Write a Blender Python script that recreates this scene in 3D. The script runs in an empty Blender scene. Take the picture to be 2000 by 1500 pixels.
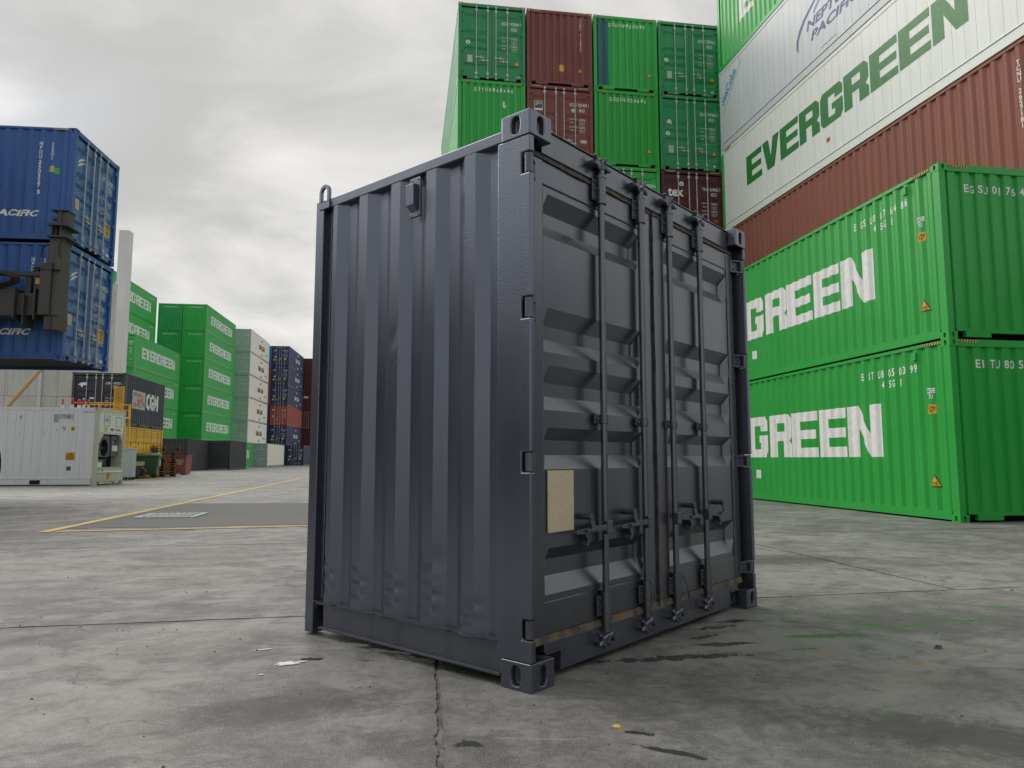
import bpy, bmesh, math, random
from math import sin, cos, pi, radians, floor
from mathutils import Vector, Matrix, noise as mnoise
random.seed(7)
S = bpy.context.scene
COL = S.collection

# ------------------------------------------------------------------ camera
cam_d = bpy.data.cameras.new("camera")
cam = bpy.data.objects.new("camera", cam_d)
COL.objects.link(cam)
cam_d.sensor_width = 36.0
cam_d.lens = 36.0 * 1404.6 / 2000.0
cam_d.clip_start = 0.05
cam_d.clip_end = 3000
cam.location = (0, 0, 0.989)
cam.rotation_euler = (radians(90) + 0.1034, 0, 0)
S.camera = cam
S.view_settings.view_transform = 'Standard'
S.view_settings.look = 'None'
S.view_settings.gamma = 1
S.view_settings.use_curve_mapping = False
S.view_settings.exposure = 0.78
S.cycles.max_bounces = 5
S.cycles.diffuse_bounces = 3
S.cycles.glossy_bounces = 3
S.cycles.transmission_bounces = 0
S.cycles.volume_bounces = 0
S.cycles.caustics_reflective = False

# ------------------------------------------------------------------ sky and sun
SUN_EL, SUN_AZ = radians(46), radians(-52)      # azimuth measured from +Y towards +X
W_ = bpy.data.worlds.new("World")
S.world = W_
W_.use_nodes = True
W_.cycles.sampling_method = 'MANUAL'
W_.cycles.sample_map_resolution = 256
nt = W_.node_tree
nt.nodes.clear()


class N:
    """tiny node-tree helper"""
    def __init__(s, tree): s.t = tree
    def n(s, typ, **kw):
        nd = s.t.nodes.new(typ)
        for k, v in kw.items():
            if k.startswith('i_'):
                nd.inputs[int(k[2:])].default_value = v
            else:
                setattr(nd, k, v)
        return nd
    def l(s, a, b): s.t.links.new(a, b)
    def put(s, v, sock):
        if isinstance(v, bpy.types.NodeSocket): s.l(v, sock)
        else: sock.default_value = v
    def math(s, op, a, b=0.0, c=0.0, clamp=False):
        nd = s.n('ShaderNodeMath', operation=op, use_clamp=clamp)
        s.put(a, nd.inputs[0]); s.put(b, nd.inputs[1]); s.put(c, nd.inputs[2])
        return nd.outputs[0]
    def noise(s, vec, scale, detail=4, rough=.55, dist=0.0):
        nd = s.n('ShaderNodeTexNoise')
        s.l(vec, nd.inputs['Vector'])
        nd.inputs['Scale'].default_value = scale; nd.inputs['Detail'].default_value = detail
        nd.inputs['Roughness'].default_value = rough; nd.inputs['Distortion'].default_value = dist
        return nd.outputs['Fac']
    def mapr(s, v, a, b, c=0.0, d=1.0, smooth=True):
        nd = s.n('ShaderNodeMapRange', interpolation_type='SMOOTHSTEP' if smooth else 'LINEAR')
        s.put(v, nd.inputs[0])
        for i, q in enumerate((a, b, c, d)): s.put(q, nd.inputs[i + 1])
        return nd.outputs[0]
    def mix(s, f, a, b, blend='MIX'):
        nd = s.n('ShaderNodeMix', data_type='RGBA', blend_type=blend)
        s.put(f, nd.inputs[0])
        for v, k in ((a, 6), (b, 7)):
            if isinstance(v, (tuple, list)): v = (*v[:3], 1)
            s.put(v, nd.inputs[k])
        return nd.outputs[2]
    def mapping(s, vec, loc=(0, 0, 0), rot=(0, 0, 0), scale=(1, 1, 1), typ='POINT'):
        nd = s.n('ShaderNodeMapping', vector_type=typ)
        s.l(vec, nd.inputs[0])
        nd.inputs[1].default_value = loc; nd.inputs[2].default_value = rot; nd.inputs[3].default_value = scale
        return nd.outputs[0]


g = N(nt)
tc = g.n('ShaderNodeTexCoord')
sky = g.n('ShaderNodeTexSky', sky_type='NISHITA', sun_disc=False)
sky.sun_elevation = SUN_EL
sky.sun_rotation = SUN_AZ
sky.air_density = 1.0; sky.dust_density = 1.5
sep = g.n('ShaderNodeSeparateXYZ'); g.l(tc.outputs['Generated'], sep.inputs[0])
zz = g.math('MAXIMUM', g.math('ADD', sep.outputs[2], 0.22), 0.12)
cx = g.math('DIVIDE', sep.outputs[0], zz); cy = g.math('DIVIDE', sep.outputs[1], zz)
cmb = g.n('ShaderNodeCombineXYZ'); g.l(cx, cmb.inputs[0]); g.l(cy, cmb.inputs[1])
cv = g.mapping(cmb.outputs[0], rot=(0, 0, 0.5), scale=(1.0, 1.15, 1))
n1 = g.noise(cv, 1.6, 6, .55, .35)
n2 = g.noise(g.mapping(cv, loc=(4.2, 1.3, 0)), 0.33, 2, .5, .2)
den = g.math('ADD', g.math('MULTIPLY', n1, .62), g.math('MULTIPLY', n2, .5))
shade = g.mapr(den, .42, .68)
cloud = g.mix(shade, (.53, .522, .505), (.320, .318, .313))
# thinner, brighter veil towards the hidden sun
dt = g.n('ShaderNodeVectorMath', operation='DOT_PRODUCT'); g.l(tc.outputs['Generated'], dt.inputs[0])
dt.inputs[1].default_value = (sin(SUN_AZ) * cos(SUN_EL), cos(SUN_AZ) * cos(SUN_EL), sin(SUN_EL))
glow = g.math('ADD', .95, g.math('MULTIPLY', g.math('POWER', g.math('MAXIMUM', dt.outputs['Value'], 0), 2), .12))
cloud = g.mix(1.0, cloud, glow, 'MULTIPLY')
n3 = g.noise(g.mapping(cv, loc=(9.7, -3.1, 2)), .55, 3, .55, .3)
gap = g.math('MULTIPLY', g.mapr(n3, .58, .70, 0, .8), g.mapr(sep.outputs[2], .22, .34, 1, .12))
bgc = g.n('ShaderNodeBackground'); g.l(cloud, bgc.inputs[0]); bgc.inputs[1].default_value = 1.0
bgs = g.n('ShaderNodeBackground'); g.l(sky.outputs[0], bgs.inputs[0]); bgs.inputs[1].default_value = 0.12
mx = g.n('ShaderNodeMixShader'); g.l(gap, mx.inputs[0]); g.l(bgc.outputs[0], mx.inputs[1]); g.l(bgs.outputs[0], mx.inputs[2])
wo = g.n('ShaderNodeOutputWorld'); g.l(mx.outputs[0], wo.inputs[0])

sun_d = bpy.data.lights.new("sun", 'SUN')
sun_d.energy = 1.5; sun_d.angle = radians(55); sun_d.color = (1.0, .96, .9)
sun = bpy.data.objects.new("sun", sun_d); COL.objects.link(sun)
sd = Vector((sin(SUN_AZ) * cos(SUN_EL), cos(SUN_AZ) * cos(SUN_EL), sin(SUN_EL)))
sun.rotation_euler = sd.to_track_quat('Z', 'Y').to_euler()
sun.location = sd * 60

# ------------------------------------------------------------------ materials
MATS = {}


def srgb(r, g_, b):
    f = lambda c: ((c / 255 + .055) / 1.055) ** 2.4 if c > 10 else c / 255 / 12.92
    return (f(r), f(g_), f(b))


def paint(name, col, rough=.45, var=.25, dirt=.25, rust=0.0, metal=0.0, bump=.15, bscale=90, spec=.5, fade=None, streak=.3, drops=0.0, coat=0.0):
    """painted steel: fading, vertical rain streaks, grime specks, optional rust"""
    if name in MATS: return MATS[name]
    m = bpy.data.materials.new(name); m.use_nodes = True; t = m.node_tree; t.nodes.clear(); h = N(t)
    tc = h.n('ShaderNodeTexCoord'); oi = h.n('ShaderNodeObjectInfo')
    off = h.n('ShaderNodeVectorMath', operation='SCALE'); off.inputs[0].default_value = (37, 61, 23); h.l(oi.outputs['Random'], off.inputs['Scale'])
    ad = h.n('ShaderNodeVectorMath', operation='ADD'); h.l(tc.outputs['Object'], ad.inputs[0]); h.l(off.outputs[0], ad.inputs[1])
    v = ad.outputs[0]
    big = h.noise(v, .8, 3, .6)
    c = h.mix(h.mapr(big, .3, .72, 0, var), col, fade or tuple(min(1, x * 1.45 + .012) for x in col))
    st = h.noise(h.mapping(v, scale=(7, 7, .35)), 1.0, 3, .65)
    c = h.mix(h.mapr(st, .48, .75, 0, streak), c, tuple(x * .42 + .008 for x in col))
    sp = h.noise(v, 38, 2, .7)
    c = h.mix(h.mapr(sp, .63, .72, 0, dirt), c, (.05, .043, .035))
    rgh = h.mapr(big, .2, .8, rough * .85, min(1, rough * 1.25), False)
    if rust:
        ru = h.noise(h.mapping(v, scale=(3.5, 3.5, 1.3)), 1.0, 5, .74)
        f = h.mapr(ru, .66 - rust * .12, .72 - rust * .08)
        c = h.mix(f, c, h.mix(h.noise(v, 22, 3), (.09, .032, .014), (.26, .11, .045)))
        rgh = h.mapr(f, 0, 1, rgh, .85, False)
    bs = h.n('ShaderNodeBsdfPrincipled')
    h.l(c, bs.inputs['Base Color']); h.l(rgh, bs.inputs['Roughness'])
    bs.inputs['Metallic'].default_value = metal; bs.inputs['Specular IOR Level'].default_value = spec
    if coat:
        bs.inputs['Coat Weight'].default_value = coat; bs.inputs['Coat Roughness'].default_value = .25
    hgt = h.noise(v, bscale, 1, .6)
    if drops:
        vo = h.n('ShaderNodeTexVoronoi'); h.l(h.mapping(v, scale=(1, 1, .6)), vo.inputs['Vector']); vo.inputs['Scale'].default_value = 95; vo.inputs['Randomness'].default_value = 1
        msk = h.mapr(h.noise(h.mapping(v, scale=(9, 9, .8)), 1.0, 3, .6), .42, .62)
        dr = h.math('MULTIPLY', h.mapr(vo.outputs['Distance'], .12, .30, 1, 0), msk)
        hgt = h.math('ADD', hgt, h.math('MULTIPLY', dr, 1.6 * drops))
    lo = h.noise(v, 3.2, 1, .5)
    hgt = h.math('ADD', hgt, h.math('MULTIPLY', lo, 1.2))
    b = h.n('ShaderNodeBump'); b.inputs['Strength'].default_value = bump; b.inputs['Distance'].default_value = .004
    h.l(hgt, b.inputs['Height']); h.l(b.outputs[0], bs.inputs['Normal'])
    o = h.n('ShaderNodeOutputMaterial'); h.l(bs.outputs[0], o.inputs[0])
    MATS[name] = m
    return m


def plain(name, col, rough=.6, metal=0.0, spec=.5, var=.2):
    if name in MATS: return MATS[name]
    m = bpy.data.materials.new(name); m.use_nodes = True; t = m.node_tree; h = N(t)
    bs = t.nodes['Principled BSDF']
    tc = h.n('ShaderNodeTexCoord')
    c = h.mix(h.mapr(h.noise(tc.outputs['Object'], 9, 6, .65), .35, .7, 0, 1), tuple(x * (1 - var) for x in col), tuple(min(1, x * (1 + var * .6)) for x in col))
    h.l(c, bs.inputs['Base Color'])
    bs.inputs['Roughness'].default_value = rough; bs.inputs['Metallic'].default_value = metal; bs.inputs['Specular IOR Level'].default_value = spec
    MATS[name] = m
    return m


def worn(name, col, under, amount=.5, rough=.6, scale=7):
    """paint worn through in patches to the colour below"""
    if name in MATS: return MATS[name]
    m = bpy.data.materials.new(name); m.use_nodes = True; t = m.node_tree; h = N(t)
    bs = t.nodes['Principled BSDF']
    tc = h.n('ShaderNodeTexCoord')
    f = h.mapr(h.noise(tc.outputs['Object'], scale, 8, .7), amount - .06, amount + .05)
    f2 = h.mapr(h.noise(tc.outputs['Object'], scale * 9, 4, .7), .55, .68, 0, .6)
    c = h.mix(f2, h.mix(f, col, under), tuple(x * .55 for x in under))
    h.l(c, bs.inputs['Base Color']); bs.inputs['Roughness'].default_value = rough
    MATS[name] = m
    return m


M_char = paint('charcoal_paint', (.152, .170, .212), rough=.30, var=.15, dirt=.06, bump=.16, bscale=110, streak=.10, drops=.8, spec=.5, metal=.88)
M_chard = paint('charcoal_door_paint', (.145, .157, .176), rough=.27, var=.15, dirt=.06, bump=.16, bscale=130, streak=.10, spec=.5, metal=.88)
M_charfit = paint('charcoal_fittings', (.115, .127, .150), rough=.32, var=.3, dirt=.3, bump=.3, bscale=60, spec=.5, rust=.05, metal=.75)
GREEN = (.026, .400, .070)
M_green = paint('green_paint', GREEN, rough=.42, var=.22, dirt=.10, streak=.22)
M_green2 = paint('green_paint_new', (.020, .365, .050), rough=.36, var=.12, dirt=.06, streak=.14)
M_green3 = paint('green_paint_cool', (.022, .30, .085), rough=.45, var=.35, dirt=.16, streak=.3, rust=.04)
M_greend = paint('green_door_paint', (.020, .265, .095), rough=.45, var=.35, dirt=.2, streak=.35, rust=.06)
M_maroon = paint('maroon_paint', (.205, .052, .056), rough=.6, var=.5, dirt=.25, streak=.3, rust=.05, fade=(.30, .11, .11))
M_maroond = paint('dark_maroon_paint', (.085, .014, .020), rough=.55, var=.3, dirt=.2, streak=.3)
M_brown = paint('oxide_brown_paint', (.245, .072, .048), rough=.6, var=.5, dirt=.3, streak=.4, rust=.25, fade=(.30, .10, .07))
M_red = paint('brick_red_paint', (.30, .065, .045), rough=.55, var=.3, dirt=.2, streak=.3)
M_white = paint('white_reefer_paint', (.76, .79, .77), rough=.4, var=.15, dirt=.12, streak=.16, fade=(.82, .83, .81))
M_grey = paint('pale_grey_reefer_paint', (.56, .60, .64), rough=.4, var=.2, dirt=.12, streak=.2, fade=(.66, .70, .73))
M_oldwhite = paint('weathered_white_paint', (.80, .82, .80), rough=.5, var=.25, dirt=.25, streak=.22, rust=.10, fade=(.86, .87, .85))
M_oldframe = paint('rusty_cream_paint', (.62, .58, .47), rough=.55, var=.4, dirt=.35, streak=.25, rust=.55, fade=(.72, .70, .62))
M_cream = paint('cream_paint', (.86, .82, .71), rough=.5, var=.2, dirt=.1, streak=.15)
M_greyend = paint('grey_green_paint', (.36, .43, .43), rough=.5, var=.3, dirt=.35, streak=.3)
M_blue = paint('blue_paint', (.020, .095, .34), rough=.42, var=.4, dirt=.2, streak=.35, rust=.04, fade=(.045, .165, .46))
M_bluelit = paint('blue_paint_lit', (.030, .125, .38), rough=.30, var=.3, dirt=.2, streak=.3)  # lighter copy of the blue, brighter light on the door face put into colour
M_navy = paint('navy_paint', (.016, .026, .085), rough=.45, var=.3, dirt=.2, streak=.3)
M_cma = paint('slate_navy_paint', (.020, .028, .050), rough=.5, var=.45, dirt=.45, streak=.4, rust=.10)
M_skyblue = paint('bright_blue_paint', (.02, .17, .42), rough=.45)
M_yellow = paint('yellow_paint', (.74, .42, .022), rough=.5, var=.3, dirt=.3, streak=.35, rust=.08)
M_char2 = paint('matt_charcoal_paint', (.040, .043, .050), rough=.6, var=.3, dirt=.2)
M_teal = paint('teal_paint', (.025, .13, .15), rough=.55, var=.3)
M_dark = plain('dark_void', (.010, .010, .011), .9)
M_black = plain('black_rubber', (.018, .018, .019), .75)
M_galv = paint('galvanised_steel', (.46, .48, .49), rough=.4, var=.3, dirt=.3, metal=.35, rust=.08)
M_twhite = plain('white_lettering', (.84, .85, .84), .55, var=.08)
M_twhiteb = plain('worn_white_lettering', (.60, .62, .60), .6, var=.25)
M_tblack = plain('black_lettering', (.02, .022, .025), .6)
M_tblue = plain('blue_lettering', (.035, .085, .26), .5)
M_tgreen = plain('green_lettering', (.018, .19, .040), .45)
M_tsky = plain('light_blue_lettering', (.02, .25, .55), .5)
M_tlime = plain('lime_green_line', (.30, .50, .05), .5)
M_ysign = plain('yellow_sticker', (.78, .40, .015), .5, var=.1)
M_ysign2 = plain('pale_yellow_marking', (.66, .50, .14), .6, var=.25)
M_redst = plain('red_sticker', (.62, .02, .03), .5)
M_gst = plain('green_sticker', (.05, .50, .05), .5)
M_gasket = worn('weathered_rubber', (.095, .084, .070), (.045, .044, .043), .52, .8, 14)
M_gasketb = worn('perished_rubber', (.150, .112, .074), (.062, .056, .050), .50, .85, 11)
M_ply = worn('tan_backing_board', (.60, .51, .35), (.66, .57, .41), .6, .75, 5)
M_conc = paint('cast_concrete', (.58, .58, .56), rough=.85, var=.4, dirt=.25, streak=.35, bump=.4, bscale=25, fade=(.68, .68, .66))
M_concw = paint('white_concrete', (.68, .69, .70), rough=.7, var=.15, dirt=.1, streak=.12)
M_wood = worn('pallet_wood', (.34, .20, .095), (.20, .115, .06), .52, .85, 6)
M_woodd = worn('old_pallet_wood', (.15, .075, .05), (.23, .13, .07), .58, .85, 6)
M_bin = paint('green_bin_plastic', (.028, .095, .040), rough=.5, var=.25, dirt=.2, streak=.15)
M_steel = paint('dark_machine_steel', (.040, .041, .042), rough=.5, var=.5, dirt=.45, rust=.12, streak=.35, fade=(.085, .083, .08))
M_steelr = paint('rusty_machine_steel', (.085, .078, .072), rough=.7, var=.5, dirt=.4, rust=.30, streak=.35)
M_orange = plain('orange_plastic', (.72, .09, .02), .5)
M_redp = plain('red_plastic', (.66, .05, .05), .5)
M_refl = plain('white_reflective_band', (.78, .78, .76), .4)
M_line = worn('yellow_road_paint', (.60, .43, .13), (.26, .25, .225), .60, .7, 9)
M_pebble = plain('pebble_grey', (.13, .12, .11), .9, var=.5)
M_tan = plain('tan_timber', (.50, .36, .17), .7)

# ------------------------------------------------------------------ mesh helpers


class MB:
    def __init__(s): s.v = []; s.f = []
    def add(s, vs, fs):
        o = len(s.v); s.v += [tuple(p) for p in vs]; s.f += [tuple(i + o for i in f) for f in fs]; return s
    def box(s, x0, x1, y0, y1, z0, z1):
        return s.add([(x0, y0, z0), (x1, y0, z0), (x1, y1, z0), (x0, y1, z0), (x0, y0, z1), (x1, y0, z1), (x1, y1, z1), (x0, y1, z1)],
                     [(0, 3, 2, 1), (4, 5, 6, 7), (0, 1, 5, 4), (1, 2, 6, 5), (2, 3, 7, 6), (3, 0, 4, 7)])
    def cyl(s, p0, p1, r, n=12, r2=None):
        p0 = Vector(p0); p1 = Vector(p1); d = (p1 - p0).normalized(); r2 = r if r2 is None else r2
        a = d.orthogonal().normalized(); b = d.cross(a)
        vs = [p0 + (a * cos(2 * pi * i / n) + b * sin(2 * pi * i / n)) * r for i in range(n)] + [p1 + (a * cos(2 * pi * i / n) + b * sin(2 * pi * i / n)) * r2 for i in range(n)]
        return s.add(vs, [(i, (i + 1) % n, n + (i + 1) % n, n + i) for i in range(n)] + [tuple(range(n - 1, -1, -1)), tuple(range(n, 2 * n))])
    def tube(s, pts, r, n=6):
        for a, b in zip(pts[:-1], pts[1:]): s.cyl(a, b, r, n)
        return s
    def prism(s, poly, a0, a1, axis):
        """extrude a 2-D polygon; axis x: poly=(y,z), y: (x,z), z: (x,y)"""
        n = len(poly)
        def P(p, a): return (a, p[0], p[1]) if axis == 'x' else (p[0], a, p[1]) if axis == 'y' else (p[0], p[1], a)
        vs = [P(p, a0) for p in poly] + [P(p, a1) for p in poly]
        return s.add(vs, [(i, (i + 1) % n, n + (i + 1) % n, n + i) for i in range(n)] + [tuple(range(n - 1, -1, -1)), tuple(range(n, 2 * n))])
    def mesh(s, name, smooth=False):
        me = bpy.data.meshes.new(name); me.from_pydata(s.v, [], s.f)
        bm = bmesh.new(); bm.from_mesh(me); bmesh.ops.recalc_face_normals(bm, faces=bm.faces); bm.to_mesh(me); bm.free()
        if smooth:
            me.polygons.foreach_set('use_smooth', [True] * len(me.polygons)); me.set_sharp_from_angle(angle=radians(32))
        return me


def obj(name, me, mat, parent=None, loc=None, rot=None, bevel=0, label=None):
    """link ONE mesh object"""
    if isinstance(me, MB): me = me.mesh(name, smooth=False)
    if not me.materials: me.materials.append(mat)
    o = bpy.data.objects.new(name, me); COL.objects.link(o)
    if me.materials[0] != mat:
        o.material_slots[0].link = 'OBJECT'; o.material_slots[0].material = mat
    if parent: o.parent = parent
    if loc: o.location = loc
    if rot: o.rotation_euler = rot
    if bevel:
        b = o.modifiers.new('bevel', 'BEVEL'); b.width = bevel; b.segments = 2; b.limit_method = 'ANGLE'; b.angle_limit = radians(40)
    if label: o['label'] = label
    return o


def thing(name, label, cat, loc=(0, 0, 0), rz=0, group=None):
    o = bpy.data.objects.new(name, None); COL.objects.link(o)
    o.empty_display_size = .2
    o.location = loc; o.rotation_euler = (0, 0, rz); o['label'] = label; o['category'] = cat
    if group: o['group'] = group
    return o


CACHE = {}


def cached(key, fn):
    if key not in CACHE: CACHE[key] = fn()
    return CACHE[key]


# ------------------------------------------------------------------ lettering
def text2d(txt, bold=.012, shear=0.0, space=1.0):
    def mk():
        c = bpy.data.curves.new('t', 'FONT'); c.body = txt; c.size = 1; c.offset = bold; c.resolution_u = 3; c.shear = shear; c.space_character = space
        c.align_x = 'CENTER' if '\n' in txt else 'LEFT'; c.space_line = .82
        c.fill_mode = 'FRONT'
        o = bpy.data.objects.new('t', c); COL.objects.link(o)
        dg = bpy.context.evaluated_depsgraph_get(); me = o.evaluated_get(dg).to_mesh()
        v = [(p.co.x, p.co.y) for p in me.vertices]; f = [tuple(p.vertices) for p in me.polygons]
        o.evaluated_get(dg).to_mesh_clear(); bpy.data.objects.remove(o); bpy.data.curves.remove(c)
        return v, f
    return cached(('txt', txt, bold, shear, space), mk)


R_ = lambda x0, y0, x1, y1: [(x0, y0), (x1, y0), (x1, y1), (x0, y1)]
BLOCK = {
    'E': [R_(0, 0, .36, 1), R_(.36, 0, 1, .21), R_(.36, .40, .96, .60), R_(.36, .79, 1, 1)],
    'V': [[(.28, 0), (.70, 0), (.5, .42), (.36, 1), (0, 1)], [(.70, 0), (1, 1), (.64, 1), (.5, .42)]],
    'R': [R_(0, 0, .34, 1), R_(.34, .80, .80, 1), [(.80, .80), (1, .80), (1, .86), (.86, 1), (.80, 1)], R_(.68, .60, 1, .80), [(.34, .38), (.88, .38), (1, .50), (1, .60), (.34, .60)], [(.62, 0), (1, 0), (1, .26), (.88, .38), (.62, .38)]],
    'G': [[(0, .14), (.12, 0), (.36, 0), (.36, 1), (.12, 1), (0, .86)], [(.36, .78), (1, .78), (1, .88), (.88, 1), (.36, 1)], [(.66, .64), (1, .64), (1, .78), (.66, .78)], [(.36, 0), (.88, 0), (1, .14), (1, .20), (.36, .20)], R_(.66, .20, 1, .36), R_(.52, .36, 1, .54)],
    'N': [R_(0, 0, .34, 1), [(.34, .55), (.66, 0), (.66, .45), (.34, 1)], R_(.66, 0, 1, 1)],
}


def block2d(word, adv=.995, gw=.945):
    v = []; f = []
    for i, ch in enumerate(word):
        for poly in BLOCK[ch]:
            o = len(v); v += [(i * adv + p[0] * gw, p[1]) for p in poly]; f.append(tuple(range(o, o + len(poly))))
    return v, f


def fitbox(vf, u0, u1, v0, v1):
    v, f = vf
    a0 = min(p[0] for p in v); a1 = max(p[0] for p in v); b0 = min(p[1] for p in v); b1 = max(p[1] for p in v)
    return [(u0 + (p[0] - a0) / (a1 - a0) * (u1 - u0), v0 + (p[1] - b0) / (b1 - b0) * (v1 - v0)) for p in v], f


def rects2d(rs):
    v = []; f = []
    for r in rs:
        o = len(v); v += r; f.append(tuple(range(o, o + len(r))))
    return v, f


# ------------------------------------------------------------------ container geometry
CW = 2.438
PIT = .278


def trap(t, p, fo, sl, d):
    t %= p
    if t < fo: return 0.0
    if t < fo + sl: return d * (t - fo) / sl
    if t < p - sl: return d
    return d * (p - t) / sl


def side_depth(s): return .012 + trap(s - .20, PIT, .072, .068, .036)


EP = .2616


def end_depth(x): return .020 + trap(x - .178, EP, .135, .022, .040)


def breaks(a0, a1, start, p, offs):
    r = [a0, a1]; k = floor((a0 - start) / p) - 1
    while start + k * p < a1 + p:
        for o in offs:
            q = start + k * p + o
            if a0 + 1e-4 < q < a1 - 1e-4: r.append(q)
        k += 1
    return sorted(r)


SO = (0, .072, .14, .21)
EO = (0, .135, .157, .2396)
DV = [(.872, .840, .812, .795), (.655, .622, .597, .575), (.548, .517, .492, .468), (.436, .412, .387, .360), (.223, .200, .172, .145)]   # door valleys, fractions of height


def door_depth(z, H, base=.058, d=.036):
    f = z / H
    for a, b, c, e in DV:
        if e < f < a:
            if f > b: return base + d * (a - f) / (a - b)
            if f > c: return base + d
            return base + d * (f - e) / (c - e)
    return base


def decal(root, name, vf, face, mat, box=None, kind='side', eps=.003, H=2.896, L=12.192, s0=0.0, label=None):
    """paint a flat 2-D shape on a container face so that it follows the pressed steel.
       u runs to the viewer's right, v is height."""
    if box: vf = fitbox(vf, *box)
    v, f = vf
    bm = bmesh.new()
    bv = [bm.verts.new((p[0], p[1], 0)) for p in v]
    for q in f:
        try: bm.faces.new([bv[i] for i in q])
        except ValueError: pass
    us = [p[0] for p in v]; vs = [p[1] for p in v]
    if kind in ('side', 'end'):
        tr = (lambda u: s0 - u) if face == 'L' else (lambda u: s0 + u)
        lo, hi = sorted((tr(min(us)), tr(max(us))))
        br = breaks(lo, hi, .20, PIT, SO) if kind == 'side' else breaks(lo, hi, .178, EP, EO)
        for b in br[1:-1]:
            u = (s0 - b) if face == 'L' else (b - s0)
            bmesh.ops.bisect_plane(bm, geom=bm.verts[:] + bm.edges[:] + bm.faces[:], dist=1e-5, plane_co=(u, 0, 0), plane_no=(1, 0, 0))
    elif kind == 'door':
        for q in DV:
            for fr in q:
                if min(vs) < fr * H < max(vs):
                    bmesh.ops.bisect_plane(bm, geom=bm.verts[:] + bm.edges[:] + bm.faces[:], dist=1e-5, plane_co=(0, fr * H, 0), plane_no=(0, 1, 0))
    for p in bm.verts:
        u, w = p.co.x, p.co.y
        if face == 'L':
            s = s0 - u; d = side_depth(s) if kind == 'side' else kind if not isinstance(kind, str) else .0
            p.co = (d - eps, s, w)
        elif face == 'R':
            s = s0 + u; d = side_depth(s) if kind == 'side' else kind if not isinstance(kind, str) else .0
            p.co = (CW - d + eps, s, w)
        else:
            d = end_depth(u) if kind == 'end' else door_depth(w, H) if kind == 'door' else kind
            p.co = (u, d - eps, w)
    me = bpy.data.meshes.new(name); bmesh.ops.recalc_face_normals(bm, faces=bm.faces); bm.to_mesh(me); bm.free()
    return obj(name, me, mat, root, label=label)


def casting_mesh(sx, sy, sz):
    """corner casting with oval apertures sunk in every face"""
    def mk():
        m = MB()
        for ax in range(3):
            for sg in (0, 1):
                dims = [sx, sy, sz]; a, b = [i for i in range(3) if i != ax]
                da, db = dims[a], dims[b]
                ha, hb = (.026, .042) if ax != 2 else (.031, .06)
                outer = []
                for (p, q) in ((0, 0), (1, 0), (1, 1), (0, 1)):
                    nx = ((0, 0), (1, 0), (1, 1), (0, 1))[(((0, 0), (1, 0), (1, 1), (0, 1)).index((p, q)) + 1) % 4]
                    for k in range(4):
                        outer.append((p + (nx[0] - p) * k / 4, q + (nx[1] - q) * k / 4))
                def P(u, w, dep):
                    r = [0, 0, 0]; r[a] = u; r[b] = w; r[ax] = dep if sg == 0 else dims[ax] - dep
                    return tuple(r)
                vs = [P(u * da, w * db, 0) for u, w in outer]; rim = []
                for u, w in outer:
                    an = math.atan2((w - .5), (u - .5)); c, s_ = cos(an), sin(an)
                    n_ = (abs(c) ** 3 + abs(s_) ** 3) ** (1 / 3)
                    rim.append((da / 2 + ha * c / n_, db / 2 + hb * s_ / n_))
                vs += [P(u, w, 0) for u, w in rim] + [P(u, w, .034) for u, w in rim]
                fs = []
                for i in range(16):
                    j = (i + 1) % 16
                    fs.append((i, j, 16 + j, 16 + i)); fs.append((16 + i, 16 + j, 32 + j, 32 + i))
                fs.append(tuple(range(32, 48)))
                if sg: fs = [tuple(reversed(q)) for q in fs]
                m.add(vs, fs)
        me = bpy.data.meshes.new('corner_casting'); me.from_pydata(m.v, [], m.f)
        bm = bmesh.new(); bm.from_mesh(me); bmesh.ops.remove_doubles(bm, verts=bm.verts, dist=1e-5)
        bmesh.ops.recalc_face_normals(bm, faces=bm.faces); bm.to_mesh(me); bm.free()
        return me
    return cached(('cast', sx, sy, sz), mk)


def wall_mesh(kind, L, H):
    def mk():
        m = MB()
        if kind == 'side':
            br = breaks(.12, L - .12, .20, PIT, SO); z0, z1 = .16, H - .06
            for s in br: m.v += [(side_depth(s), s, z0), (side_depth(s), s, z1)]
        else:
            br = breaks(.10, CW - .10, .178, EP, EO); z0, z1 = .16, H - .08
            for s in br: m.v += [(s, end_depth(s), z0), (s, end_depth(s), z1)]
        n = len(br)
        m.f = [(2 * i, 2 * i + 2, 2 * i + 3, 2 * i + 1) for i in range(n - 1)]
        return m.mesh(kind + '_wall')
    return cached(('wall', kind, L, H), mk)


def door_leaf(H, right):
    """one leaf of the doors, pressed in horizontal bands, with the flat rim"""
    def mk():
        m = MB()
        x0, x1 = (.10, 1.212) if not right else (1.226, 2.338)
        p0, p1 = (.20, 1.10) if not right else (1.338, 2.238)
        zs = sorted(set([.17, H - .16] + [f * H for q in DV for f in q]))
        cols = [(x0, 0), (p0, 0), (p0 + .05, 1), (p1 - .05, 1), (p1, 0), (x1, 0)]
        for z in zs:
            for x, k in cols:
                d = .058 + (door_depth(z, H) - .058) * k
                m.v.append((x, d, z))
        # valley edge rows must sit exactly on their own depth
        nc = len(cols)
        for i, z in enumerate(zs):
            for q in DV:
                for j, fr in enumerate(q):
                    if abs(z - fr * H) < 1e-6 and j in (1, 2):
                        for c in (2, 3): m.v[i * nc + c] = (cols[c][0], .058 + .036, z)
        for i in range(len(zs) - 1):
            for c in range(nc - 1):
                a = i * nc + c; m.f.append((a, a + 1, a + nc + 1, a + nc))
        me = m.mesh('door')
        return me
    return cached(('leaf', H, right), mk)


ROD_X = (.64, 1.12, 1.45, 1.93)
ROD_X_ = (.655, 1.07, 1.368, 1.783)


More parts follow.
